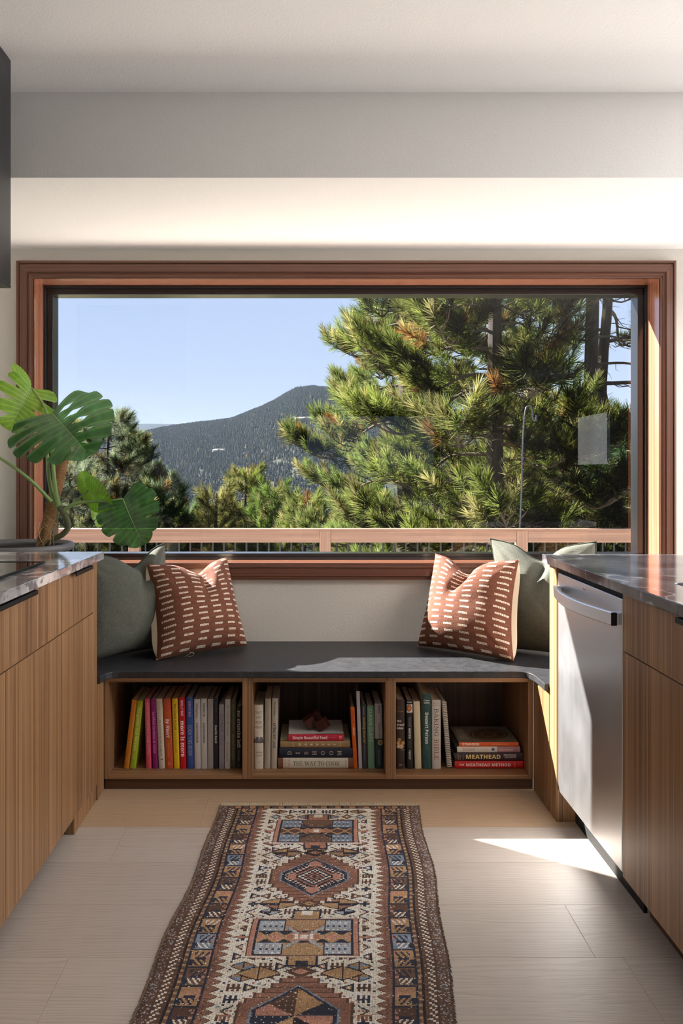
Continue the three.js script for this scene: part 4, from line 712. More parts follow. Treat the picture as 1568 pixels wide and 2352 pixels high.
  leaf(88, 122, 17, 9, TN, BR, NV); leaf(90, 222, 19, 10, GD, RS, NV); leaf(84, 326, 17, 9, GD, TN); comb(60, 168, BN, 8); comb(60, 376, RS, 8);
  const clearing = (y0, y1, half) => fillS(Math.round(C - half), Math.round(C), Math.round(y0), Math.round(y1), IV);
  clearing(40, 102, 50); clearing(246, 306, 50); for (const [y0, y1] of [[136, 208], [342, 404]]) for (let y = y0 - 14; y < y1 + 14; y++) { const q = Math.abs(y - (y0 + y1) / 2), hh = (y1 - y0) / 2; clearing(y, y + 1, q < hh * 0.42 ? 47 : Math.max(14, 44 - Math.floor((q - hh * 0.42) / 6) * 6)); }
  for (let i = 0; i < 1600; i++) { const x = Math.floor(58 + r() * 58), y = Math.floor(14 + r() * 386); let free = true; for (let a = -1; a < 4; a++) for (let b = -1; b < 4; b++) { const q = (y + b) * GW + x + a; if (q >= 0 && q < K.length && K[q] !== IV) free = false; } if (free) { const c = [NV, BN, BL, RS, NV][Math.floor(r() * 5)]; rect(x, x + 2 + (r() < 0.3 ? 1 : 0), y, y + 2, c); } }
  crossPanel(42, 100, false); hexFrame(136, 208, 0); crossPanel(248, 304, true); hexFrame(342, 412, 1);
  diamond(116, 122, 12, 8, DK, BR, BN); diamond(116, 222, 10, 7, BN, TN, NV); diamond(116, 324, 12, 7, BN, PK, TN);
  // draw the knots
  const c = document.createElement('canvas'); c.width = 1180; c.height = 2020; const q = c.getContext('2d'), k = 5, col = new THREE.Color();
  const rows = []; for (let y = 0; y < GH; y++) rows.push(0.9 + 0.16 * vn(y * 0.13, 3, 9));
  for (let y = 0; y < GH; y++) for (let x = 0; x < GW; x++) {
    let v = K[y * GW + x]; if (r() < 0.045) v = [IV, MB, TN, v][Math.floor(r() * 4)];
    col.set(PAL[v]); const j = rows[y] * (0.94 + 0.28 * r()); q.fillStyle = 'rgb(' + [col.r, col.g, col.b].map((s) => Math.round(clamp((s <= 0.0031 ? s * 12.92 : 1.055 * Math.pow(s, 1 / 2.4) - 0.055) * 255 * j, 0, 255))).join() + ')';
    q.fillRect(x * k, y * k, k, k); q.fillStyle = 'rgba(30,20,16,.22)'; q.fillRect(x * k, y * k + k - 1, k, 1); if (x % 2) q.fillRect(x * k + k - 1, y * k, 1, k);
  }
  const rugTex = canvasTex(c); rugTex.wrapT = THREE.MirroredRepeatWrapping;
  const t = thing('rug', 'worn tribal runner rug with ivory field and brown medallions on the oak floor', 'rug');
  const D0 = 0.55, D1 = 2.925, NX = 48, NZ = 150, pos = [], uv = [], idx = [];
  const edge = (d, side) => { const s = (D1 - d) / (D1 - D0); const mid = lerp(0.040, -0.028, s * (D1 - D0) / 1.16 > 1 ? 1 + (s * (D1 - D0) / 1.16 - 1) * 0.6 : s * (D1 - D0) / 1.16); return mid + side * (0.357 + 0.006 * Math.sin(d * 5.1 + side * 2) + 0.004 * Math.sin(d * 13 + side)); };
  for (let j = 0; j <= NZ; j++) for (let i = -1; i <= NX + 1; i++) {
    const d = lerp(D1, D0, j / NZ), s = clamp(i / NX, 0, 1), under = i < 0 || i > NX, x = lerp(edge(d, -1), edge(d, 1), s);
    const lip = Math.min(1, Math.min(s, 1 - s) * 40 + 0.35), end = Math.min(1, (D1 - d) * 60 + 0.35);
    const h = under ? 0.0006 : 0.0075 * lip * end + 0.0012 * vn(x * 12, d * 12, 6) + 0.004 * Math.pow(Math.abs(2 * s - 1), 8) * vn(1, d * 5, 8 + Math.round(s));
    pos.push(x, h, -d); uv.push(s, 1 - (D1 - d) / (GH * 0.003));
  }
  const n = NX + 3; for (let j = 0; j < NZ; j++) for (let i = 0; i < n - 1; i++) { const a = j * n + i; idx.push(a, a + n, a + 1, a + 1, a + n, a + n + 1); }
  const g = new THREE.BufferGeometry(); g.setAttribute('position', new THREE.Float32BufferAttribute(pos, 3)); g.setAttribute('uv', new THREE.Float32BufferAttribute(uv, 2)); g.setIndex(idx); g.computeVertexNormals();
  mesh('pile', g, std({ map: rugTex, roughness: 0.98, bumpMap: rugTex, bumpScale: 0.0012 }), t);
  const fr = [], rr = rng(31);
  for (let i = 0; i < 420; i++) { const s = i / 419, x = lerp(edge(D1, -1), edge(D1, 1), s) + (rr() - 0.5) * 0.003, L = 0.008 + rr() * 0.014, a = (rr() - 0.5) * 0.012; fr.push(taper([V(x, 0.006, D1 - 0.006), V(x + a * 0.4, 0.008 + rr() * 0.004, D1 + L * 0.5), V(x + a, 0.002 + rr() * 0.004, D1 + L)], [0.0012, 0.001, 0.0004], 4, false)); }
  mesh('fringe', merge(fr.splice(0)), std({ color: 0xcdbda2, roughness: 1 }), t).userData.kind = 'stuff';
  for (const side of [-1, 1]) for (let i = 0; i < 700; i++) { const d = D1 - i / 700 * 1.3, x = edge(d, side), L = 0.003 + rr() * 0.006; fr.push(taper([V(x - side * 0.004, 0.004, d), V(x + side * L * 0.6, 0.004 + rr() * 0.003, d + (rr() - 0.5) * 0.004), V(x + side * L, 0.001 + rr() * 0.002, d + (rr() - 0.5) * 0.006)], [0.0016, 0.0013, 0.0004], 3, false)); }
  mesh('edge_binding', merge(fr), std({ color: 0x85715f, roughness: 1 }), t).userData.kind = 'stuff';
}

// ------------------------------------------------------------------ monstera
{
  const pot = thing('plant_pot', 'wide round pot with grey rim and brown body holding the monstera at left', 'pot', [-1.17, BT + 0.0005, -3.26]);
  const R = 0.215, Hh = 0.468, lathe = (p) => new THREE.LatheGeometry(p.map(([a, b]) => new THREE.Vector2(a, b)), 56);
  mesh('rim', lathe([[R - 0.03, Hh - 0.012], [R - 0.022, Hh], [R - 0.006, Hh + 0.001], [R, Hh - 0.006], [R + 0.001, Hh - 0.018], [R - 0.012, Hh - 0.03], [R - 0.03, Hh - 0.031], [R - 0.03, Hh - 0.012]]), std({ color: 0x6a6a6c, roughness: 0.55 }), pot);
  mesh('body', lathe([[0, 0], [R * 0.62, 0], [R * 0.66, 0.01], [R * 0.84, Hh - 0.032], [R * 0.8, Hh - 0.032], [R * 0.63, 0.02], [0, 0.02]]), std({ color: 0x8a5a34, roughness: 0.8 }), pot);
  mesh('soil', lathe([[0, Hh - 0.02], [R * 0.5, Hh - 0.018], [R - 0.031, Hh - 0.028], [R * 0.7, 0.3], [0, 0.3]]), std({ color: 0x2c2019, roughness: 1, bumpMap: oakBump, bumpScale: 0.004 }), pot);
  const t = thing('monstera', 'large split leaf monstera tied to a leaning coir pole at left window corner', 'plant');
  const stemMat = std({ color: 0x7f9a58, roughness: 0.5 }), rootMat = std({ color: 0x5a5d40, roughness: 0.85 });
  const coir = std({ map: tex(256, 256, (u, v) => { const n = 0.6 * vn(u * 18 + v * 4, v * 120, 3, 1e4, 120) + 0.4 * vn(u * 60, v * 200, 4, 60, 200); return mix3([128, 88, 52], [226, 176, 122], n); }, true, [3, 6]), roughness: 0.95, bumpMap: oakBump, bumpScale: 0.004 });
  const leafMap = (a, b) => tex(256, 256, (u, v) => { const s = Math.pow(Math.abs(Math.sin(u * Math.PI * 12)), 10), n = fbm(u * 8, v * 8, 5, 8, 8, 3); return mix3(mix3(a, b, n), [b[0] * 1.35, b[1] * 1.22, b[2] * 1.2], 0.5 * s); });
  const leafDark = phy({ map: leafMap([46, 92, 40], [78, 132, 64]), roughness: 0.3, transmission: 0.4, clearcoat: 0.4, clearcoatRoughness: 0.25, thickness: 0, side: THREE.DoubleSide });
  const leafBacklit = phy({ map: leafMap([116, 168, 44], [156, 204, 72]), roughness: 0.45, transmission: 0.5, thickness: 0, side: THREE.DoubleSide });  // brighter copy of the leaf green, with the backlight put into its colour
  const rib = std({ color: 0x93b06c, roughness: 0.5 });
  // J joint, E tip, side: where the leaf's right half points; fingers and gaps cut the margin
  function leaf(J, E, hint, o) {
    const axis = E.clone().sub(J), L = axis.length(); axis.normalize();
    const n = hint.clone().addScaledVector(axis, -hint.dot(axis)).normalize(), lat = axis.clone().cross(n).normalize();
    const N = o.fingers, pos = [], uv = [], idx = [], PM = 2.75, A = 6, B = 14;
    const surf = (side, u, v) => { // u 0 back lobe .. 1 tip, v 0 midrib .. 1 margin
      const phi = PM * (1 - u), c = Math.cos(phi), ox = c > 0 ? 0.36 + 0.64 * Math.pow(c, 1.15) : 0.36 + 0.58 * c, oy = o.width * Math.pow(Math.sin(phi), 0.8) * (1 - 0.16 * c);
      const mx = 0.94 * (1 - Math.pow(1 - u, 1.0)) * 0.98 * Math.pow(u, 0.25), x = lerp(mx, ox, v), y = oy * v;
      const z = -o.droop * x * x + o.cup * (y - y * y * (o.fold ?? 1.6)) + 0.03 * Math.sin(u * N * Math.PI * 2) * v * v * (o.wave ?? 1);
      return J.clone().addScaledVector(axis, x * L).addScaledVector(lat, side * y * L).addScaledVector(n, z * L);
    };
    for (const side of [1, -1]) for (let f = 0; f < N; f++) {
      const cut = o.cuts ? o.cuts[(side > 0 ? 0 : 1)][f] ?? 0.5 : 0.45, cutPrev = o.cuts ? o.cuts[(side > 0 ? 0 : 1)][f - 1] ?? 9 : 0.45, base = pos.length / 3;
      for (let i = 0; i <= A; i++) for (let j = 0; j <= B; j++) {
        const w = i / A, v = j / B;
        const gapHi = f === N - 1 ? 0 : (cut >= 1 ? 0 : o.gap) * sstep(cut, 1, v) * 0.5 + (o.holes && cut >= 0.8 ? 0.24 * Math.exp(-Math.pow((v - 0.34) / 0.12, 2)) : 0);
        const gapLo = f === 0 ? 0 : (cutPrev >= 1 ? 0 : o.gap) * sstep(cutPrev, 1, v) * 0.5 + (o.holes && cutPrev >= 0.8 ? 0.24 * Math.exp(-Math.pow((v - 0.34) / 0.12, 2)) : 0);
        const ww = lerp(gapLo, 1 - gapHi, w), vv = v * (1 - o.gap * 0.28 * Math.pow(2 * w - 1, 4) * (o.gap > 0 ? 1 : 0));
        const p = surf(side, (f + ww) / N, vv); pos.push(p.x, p.y, p.z); uv.push((f + ww) / N, v);
      }
      for (let i = 0; i < A; i++) for (let j = 0; j < B; j++) { const a = base + i * (B + 1) + j, b = a + B + 1; side > 0 ? idx.push(a, a + 1, b, b, a + 1, b + 1) : idx.push(a, b, a + 1, b, b + 1, a + 1); }
    }
    const g = new THREE.BufferGeometry(); g.setAttribute('position', new THREE.Float32BufferAttribute(pos, 3)); g.setAttribute('uv', new THREE.Float32BufferAttribute(uv, 2)); g.setIndex(idx); g.computeVertexNormals();
    const m = mesh('leaf', g, o.mat, t);
    const pts = []; for (let i = 0; i <= 8; i++) pts.push(surf(1, i / 8, 0).addScaledVector(n, 0.0006));
    mesh('midrib', taper(pts, pts.map((_, i) => 0.0022 * (1 - i / 10)), 5), rib, m);
    return m;
  }
  const D = 3.2, back = (a, b, c) => new THREE.Vector3(a, b, c).normalize();
  leaf(px(119, 950, D - 0.04), px(200, 1030, D - 0.18), back(0.1, 0.55, 0.83), { fingers: 6, width: 0.80, droop: 0.16, cup: 0.22, gap: 0.32, holes: true, mat: leafDark, cuts: [[0.3, 0.38, 0.42, 0.5, 0.9], [2, 0.9, 2, 2, 0.85]] });
  leaf(px(74, 893, D + 0.1), px(22, 985, D + 0.02), back(0.25, -0.35, 0.9), { fingers: 4, width: 0.66, droop: 0.12, cup: 0.2, gap: 0.46, mat: leafBacklit, cuts: [[0.2, 0.25, 0.3], [0.2, 0.22, 0.3]] });
  leaf(px(58, 888, D + 0.12), px(40, 832, D + 0.1), back(0.8, 0.1, 0.5), { fingers: 3, width: 0.34, droop: 0.3, cup: 0.1, gap: 0, mat: leafBacklit, wave: 0 });
  leaf(px(203, 1126, D), px(252, 1164, D - 0.05), back(-0.3, -0.45, 0.85), { fingers: 3, width: 0.62, droop: 0.12, cup: 0.3, gap: 0, mat: leafBacklit, wave: 0.4 });
  leaf(px(202, 1126, D), px(190, 1082, D - 0.02), back(0.2, -0.1, 0.95), { fingers: 3, width: 0.45, droop: 0.05, cup: 0.25, gap: 0, mat: leafBacklit, wave: 0.3 });
  leaf(px(282, 1146, D - 0.03), px(325, 1250, D - 0.1), back(-0.25, 0.5, 0.84), { fingers: 5, width: 0.62, droop: 0.1, cup: 0.26, gap: 0.26, mat: leafDark, cuts: [[0.3, 0.8, 0.75, 0.9], [0.9, 0.95, 0.35, 0.9]] });
  leaf(px(222, 1146, D + 0.06), px(232, 1212, D + 0.08), back(0.7, 0.1, 0.6), { fingers: 3, width: 0.35, droop: 0.08, cup: 0.3, gap: 0.1, mat: leafBacklit });
  const stalk = (list, r0, r1, m = stemMat, name = 'stalk') => { const p = curve(list.map(([a, b, c]) => px(a, b, c)), 18); return mesh(name, taper(p, p.map((_, i) => lerp(r0, r1, i / 18)), 9), m, t); };
  stalk([[133, 1168, D], [116, 1120, D], [108, 1040, D], [107, 985, D], [119, 950, D - 0.04]], 0.009, 0.0045);
  stalk([[136, 1168, D - 0.02], [128, 1130, D - 0.02], [121, 1060, D], [119, 1000, D + 0.06], [100, 930, D + 0.1], [74, 893, D + 0.1]], 0.010, 0.004);
  stalk([[74, 893, D + 0.1], [66, 888, D + 0.12], [58, 888, D + 0.12]], 0.004, 0.003);
  stalk([[118, 1152, D - 0.03], [80, 1112, D - 0.06], [35, 1075, D - 0.1], [-20, 1040, D - 0.14]], 0.008, 0.005);
  stalk([[142, 1178, D - 0.02], [165, 1160, D - 0.03], [205, 1152, D - 0.03], [245, 1151, D - 0.03], [282, 1146, D - 0.03]], 0.009, 0.004);
  stalk([[150, 1170, D], [178, 1148, D], [203, 1126, D]], 0.0055, 0.0035);
  stalk([[205, 1152, D - 0.03], [216, 1148, D + 0.03], [222, 1146, D + 0.06]], 0.004, 0.003);
  stalk([[136, 1165, D - 0.02], [150, 1185, D - 0.03], [157, 1210, D - 0.03], [143, 1228, D - 0.02], [118, 1240, D - 0.01], [104, 1252, D]], 0.012, 0.011, rootMat, 'stem');
  { const p = curve([px(94, 1262, 3.24), px(112, 1195, 3.24), px(132, 1110, 3.27), px(156, 1010, 3.3), px(166, 975, 3.31)], 24); const q = new THREE.CatmullRomCurve3(p).getPoints(220), rq = rng(4); mesh('coir_pole', taper(q, q.map((_, i) => 0.0235 + 0.0016 * Math.sin(i * 2.1) + 0.0012 * rq()), 14), coir, t); }
  const rt = rng(9); for (let i = 0; i < 16; i++) { const a = [88 + rt() * 40, 1180 + rt() * 40]; const p = curve([px(a[0], a[1], D - 0.01), px(a[0] - 10 + rt() * 26, a[1] + 16, D - 0.03), px(a[0] - 18 + rt() * 30, a[1] + 22 + rt() * 26, D - 0.02)], 8); mesh('air_root', taper(p, p.map(() => 0.0011), 4), std({ color: 0xc2a071, roughness: 0.9 }), t); }
}

// ------------------------------------------------------------------ outdoors: deck and railing
{
  const deckWood = std({ map: firMap, color: 0xf0d8c8, roughness: 0.75 });
  structMesh('deck', box(-6, 6.5, -0.42, -0.3, OUT + 0.01, 7.25, 0, 'x'), std({ color: 0xd2ccc2, roughness: 0.9 }));
  structMesh('house_foundation', box(-6, 8, -3.6, -0.31, REAR - 1, OUT, 0), std({ color: 0x8f8778, roughness: 0.9 }));
  const t = thing('deck_railing', 'reddish wooden deck railing with thin dark balusters outside the picture window', 'railing');
  const railMat = std({ map: tex(512, 256, (u, v) => { const n = 0.45 * vn(u * 40, v * 3, 71, 40, 3) + 0.35 * vn(u * 120, v * 6, 72, 120, 6) + 0.2 * vn(u * 14, v * 2, 73, 14, 2); return mix3([100, 74, 62], [152, 120, 104], n); }, true, [1 / 0.16, 1 / 1.6]), roughness: 0.7 });
  const RD = 7.06, postX = [-3.35, -1.53, 0.148, 1.875, 3.6];
  for (let i = 0; i < postX.length - 1; i++) mesh('top_rail', box(postX[i] + 0.049, postX[i + 1] - 0.049, 0.583, 0.688, RD, RD + 0.04, 0.003, 'x'), railMat, t);
  mesh('rail_cap', box(-3.4, 3.65, 0.6885, 0.703, RD - 0.02, RD + 0.1, 0.003, 'x'), railMat, t);
  mesh('bottom_rail', box(-3.35, 3.6, -0.22, -0.16, RD + 0.005, RD + 0.04, 0.003, 'x'), railMat, t);
  for (const x of postX) mesh('post', box(x - 0.048, x + 0.048, -0.3, 0.688, RD - 0.005, RD + 0.085, 0.003), railMat, t);
  const bal = new THREE.CylinderGeometry(0.0085, 0.0085, 0.745, 8);
  for (let i = 0; i < postX.length - 1; i++) { const n = 17; for (let k = 1; k < n; k++) { const b = mesh('baluster', bal, blackMetal, t); b.position.set(lerp(postX[i], postX[i + 1], k / n), 0.2115, -(RD + 0.022)); } }
  const h = thing('shepherd_hook', 'tall thin black metal plant hook fixed to the deck railing', 'hook');
  const p = curve([V(1.868, -0.3, RD + 0.12), V(1.868, 0.3, RD + 0.12), px(1197, 1140, RD + 0.12), px(1201, 1000, RD + 0.12), px(1205, 950, RD + 0.12), px(1209, 935, RD + 0.12), px(1217, 932, RD + 0.12), px(1222, 945, RD + 0.12), px(1224, 964, RD + 0.12), px(1228, 967, RD + 0.12), px(1231, 960, RD + 0.12), px(1231, 953, RD + 0.12)], 70);
  mesh('rod', taper(p, p.map(() => 0.0075), 8), std({ color: 0x2a3038, roughness: 0.4, metalness: 0.5 }), h);
}

// ------------------------------------------------------------------ land
const groundY = (x, d) => d < 9 ? -2.2 : -2.2 - 0.155 * (d - 9) + 0.00017 * Math.max(0, d - 60) * Math.max(0, d - 60) * 0.35 + 0.05 * Math.max(0, x) * Math.min(1, d / 30);
const ridge = (u) => { // outline of the main hill in the photograph, continued past the frame
  const P = [[-2600, 1010], [-900, 1022], [0, 1030], [250, 1012], [345, 999], [450, 984], [530, 974], [600, 950], [640, 931], [680, 911], [715, 905], [755, 909], [830, 930], [960, 965], [1150, 985], [1500, 1000], [3000, 1015]];
  for (let i = 0; i < P.length - 1; i++) if (u < P[i + 1][0]) { const t = clamp((u - P[i][0]) / (P[i + 1][0] - P[i][0]), 0, 1); return lerp(P[i][1], P[i + 1][1], t); } return 1015;
};
const HD0 = 420, HD1 = 1500;
function hillY(u, d) { const t = clamp((d - HD0) / (HD1 - HD0), 0, 1.25), top = EYE - (ridge(u) - VPY) * HD1 / FOCAL, f = t <= 1 ? Math.pow(Math.sin(t * Math.PI / 2), 1.35) : 1 - (t - 1) * 2.2; return lerp(-62, top, f) + 7 * (fbm(u * 0.012, d * 0.006, 4, 1e5, 1e5, 4) - 0.5) * Math.min(1, t * 3) * (t > 0.93 ? Math.max(0, (1 - t) / 0.07) : 1); }
{
  function sheet(name, us, ds, fy, m, fx) {
    const pos = [], uv = [], idx = []; for (const d of ds) for (const u of us) { const x = fx ? fx(u, d) : (u - VPX) * d / FOCAL; pos.push(x, fy(u, d, x), -d); uv.push(x / 10, d / 10); }
    const n = us.length; for (let j = 0; j < ds.length - 1; j++) for (let i = 0; i < n - 1; i++) { const a = j * n + i; idx.push(a, a + 1, a + n, a + 1, a + n + 1, a + n); }
    const g = new THREE.BufferGeometry(); g.setAttribute('position', new THREE.Float32BufferAttribute(pos, 3)); g.setAttribute('uv', new THREE.Float32BufferAttribute(uv, 2)); g.setIndex(idx); g.computeVertexNormals(); structMesh(name, g, m);
  }
  const span = (a, b, n) => Array.from({ length: n + 1 }, (_, i) => lerp(a, b, i / n));
  const grass = tex(256, 256, (u, v) => { const n = fbm(u * 12, v * 12, 2, 12, 12, 4), m = vn(u * 128, v * 128, 3, 128, 128); return mix3(mix3([92, 98, 58], [168, 158, 112], n), [60, 66, 36], 0.3 * m); }, true, [1, 1]);
  sheet('ground_slope', span(-1, 1, 40), [OUT + 0.02, 6, 9, 12, 16, 22, 30, 42, 60, 90, 130, 190, 270, 360, 470], (u, d, x) => (d > 380 ? -75 : groundY(x, d)), std({ map: grass, roughness: 1 }), (u, d) => u * (14 + d * 1.9));
  const dry = phy({ color: 0x45483f, roughness: 1, specularIntensity: 0 });
  sheet('hillside', span(-2600, 3000, 220), span(HD0, HD1 * 1.12, 60), (u, d) => hillY(u, d), dry);
  sheet('far_ridge', span(-2600, 3000, 120), span(2500, 4300, 12), (u, d) => { const yr = 974 + 5 * vn(u * 0.006, 2, 8) + 14 * sstep(420, 700, u) + 26 * sstep(150, -800, u), t = (d - 2500) / 1000, top = EYE - (yr - VPY) * 3500 / FOCAL; return lerp(-60, top, t <= 1 ? Math.sin(t * Math.PI / 2) : 1 - (t - 1) * 1.2); }, phy({ color: 0x30383a, roughness: 1, specularIntensity: 0 }));
}
{ // the forest on the far hillside, beyond counting
  const r = rng(61), parts = [];
  for (const [y0, y1, rad] of [[0.12, 0.55, 0.2], [0.36, 0.78, 0.145], [0.6, 1, 0.085]]) { const c = new THREE.ConeGeometry(rad, y1 - y0, 7, 1, true).translate(0, (y0 + y1) / 2, 0), p = c.attributes.position; for (let i = 0; i < p.count; i++) if (p.getY(i) < y0 + 0.02) { const k = 1 + 0.35 * Math.sin(i * 2.4 + y0 * 9); p.setX(i, p.getX(i) * k); p.setZ(i, p.getZ(i) * k); } parts.push(c); }
  parts.push(new THREE.CylinderGeometry(0.015, 0.02, 0.2, 5, 1, true).translate(0, 0.1, 0));
  const g = merge(parts), N = 60000, m = new THREE.InstancedMesh(g, phy({ color: 0xffffff, roughness: 1, specularIntensity: 0 }), N), M = new THREE.Matrix4(), c = new THREE.Color(); let n = 0, guard = 0;
  while (n < N && guard++ < N * 4) {
    const u = r() < 0.8 ? 150 + r() * 720 : -700 + r() * 2900, t = 1 - Math.pow(r(), 1.5) * 0.99, d = lerp(HD0, HD1, t), y = hillY(u, d), v = VPY - (y - EYE) * FOCAL / d;
    // clearings: pale meadow and rock near the top right of the hill
    const clear = (Math.pow((u - 690) / 46, 2) + Math.pow((v - 968) / 11, 2) < 1 && vn(u * 0.12, v * 0.25, 5) > 0.42) || (Math.pow((u - 640) / 22, 2) + Math.pow((v - 1062) / 4, 2) < 1);
    if (clear) continue;
    const s = (6 + r() * 4) * lerp(0.42, 1, t) * (t > 0.97 ? 0.75 : 1), w = s * (0.85 + 0.5 * r());
    M.makeRotationY(r() * 6.28).scale(new THREE.Vector3(w, s, w)).setPosition((u - VPX) * d / FOCAL, y - 0.4, -d);
    m.setMatrixAt(n, M); const k = 0.8 + 0.4 * r(), gold = r() < 0.004; c.setRGB(gold ? 0.42 : 0.034 * k, gold ? 0.26 : 0.046 * k, gold ? 0.05 : 0.040 * k); m.setColorAt(n, c); n++;
  }
  m.count = n; m.name = 'hillside_forest'; m.userData.kind = 'stuff'; m.userData.label = 'dense dark conifer forest covering the hillside across the valley'; m.userData.category = 'forest'; m.castShadow = m.receiveShadow = true; scene.add(m);
}
{ // pale rocks standing out of the forest
  const rk = std({ color: 0x77736b, roughness: 0.95 });
  for (const [u, v, w, h, label] of [[502, 1036, 15, 4, 'pale rock outcrop among the trees low on the hillside'], [700, 964, 26, 5, 'pale rocky band near the top of the hill beside the pine']]) {
    let d = HD0; for (; d < HD1; d += 4) if (VPY - (hillY(u, d) - EYE) * FOCAL / d <= v) break;
    const g = new THREE.IcosahedronGeometry(1, 3), p = g.attributes.position; for (let i = 0; i < p.count; i++) { const x = p.getX(i), yy = p.getY(i), z = p.getZ(i), k = 0.7 + 0.6 * fbm(x * 2 + 9, yy * 2 + z * 1.7 + 5, 3, 1e4, 1e4, 3); p.setXYZ(i, x * k, yy * k, z * k); } g.computeVertexNormals();
    const o = mesh(numbered('rock_outcrop'), g, rk, scene), q = px(u, v, d - 14); o.position.copy(q); o.scale.set(w * d / FOCAL, h * 1.4 * d / FOCAL, 8); tag(o, label, 'rock');
  }
}

// ------------------------------------------------------------------ pines
const bark = std({ map: tex(256, 256, (u, v) => { const n = fbm(u * 10, v * 4, 6, 10, 4, 4); return mix3([34, 29, 27], [80, 66, 58], n); }, true, [2, 1]), roughness: 0.95, bumpMap: oakBump, bumpScale: 0.01 });
const twigMat = std({ color: 0x443a33, roughness: 0.95 });
const tuftGeo = (() => { // one twig end bristling with long needles
  const r = rng(2), pos = [], nor = [], idx = [];
  const up = new THREE.Vector3();
  for (let i = 0; i < 96; i++) {
    const s = Math.pow(r(), 0.8), base = new THREE.Vector3(0, s * 0.2 - 0.03, 0), az = r() * 6.283, tilt = lerp(1.15, 0.3, s) + (r() - 0.5) * 0.4;
    const dir = new THREE.Vector3(Math.sin(tilt) * Math.cos(az), Math.cos(tilt), Math.sin(tilt) * Math.sin(az)), L = 0.105 + r() * 0.055;
    const sd = dir.clone().cross(new THREE.Vector3(r() - 0.5, r() - 0.5, r() - 0.5)).normalize().multiplyScalar(0.0032), tip = base.clone().addScaledVector(dir, L); tip.y -= 0.008 * r();
    const k = pos.length / 3, f = sd.clone().cross(dir).normalize();
    for (const q of [base.clone().add(sd), base.clone().sub(sd), base.clone().lerp(tip, 0.7).addScaledVector(sd, -0.9), tip, base.clone().lerp(tip, 0.7).addScaledVector(sd, 0.9)]) { pos.push(q.x, q.y, q.z); nor.push(f.x, f.y, f.z); }
    idx.push(k, k + 1, k + 2, k, k + 2, k + 4, k + 4, k + 2, k + 3);
  }
  const g = new THREE.BufferGeometry(); g.setAttribute('position', new THREE.Float32BufferAttribute(pos, 3)); g.setAttribute('normal', new THREE.Float32BufferAttribute(nor, 3)); g.setIndex(idx); return g;
})();
const needleMat = phy({ color: 0xffffff, roughness: 0.33, transmission: 0.62, thickness: 0, side: THREE.DoubleSide });
const UP = new THREE.Vector3(0, 1, 0);
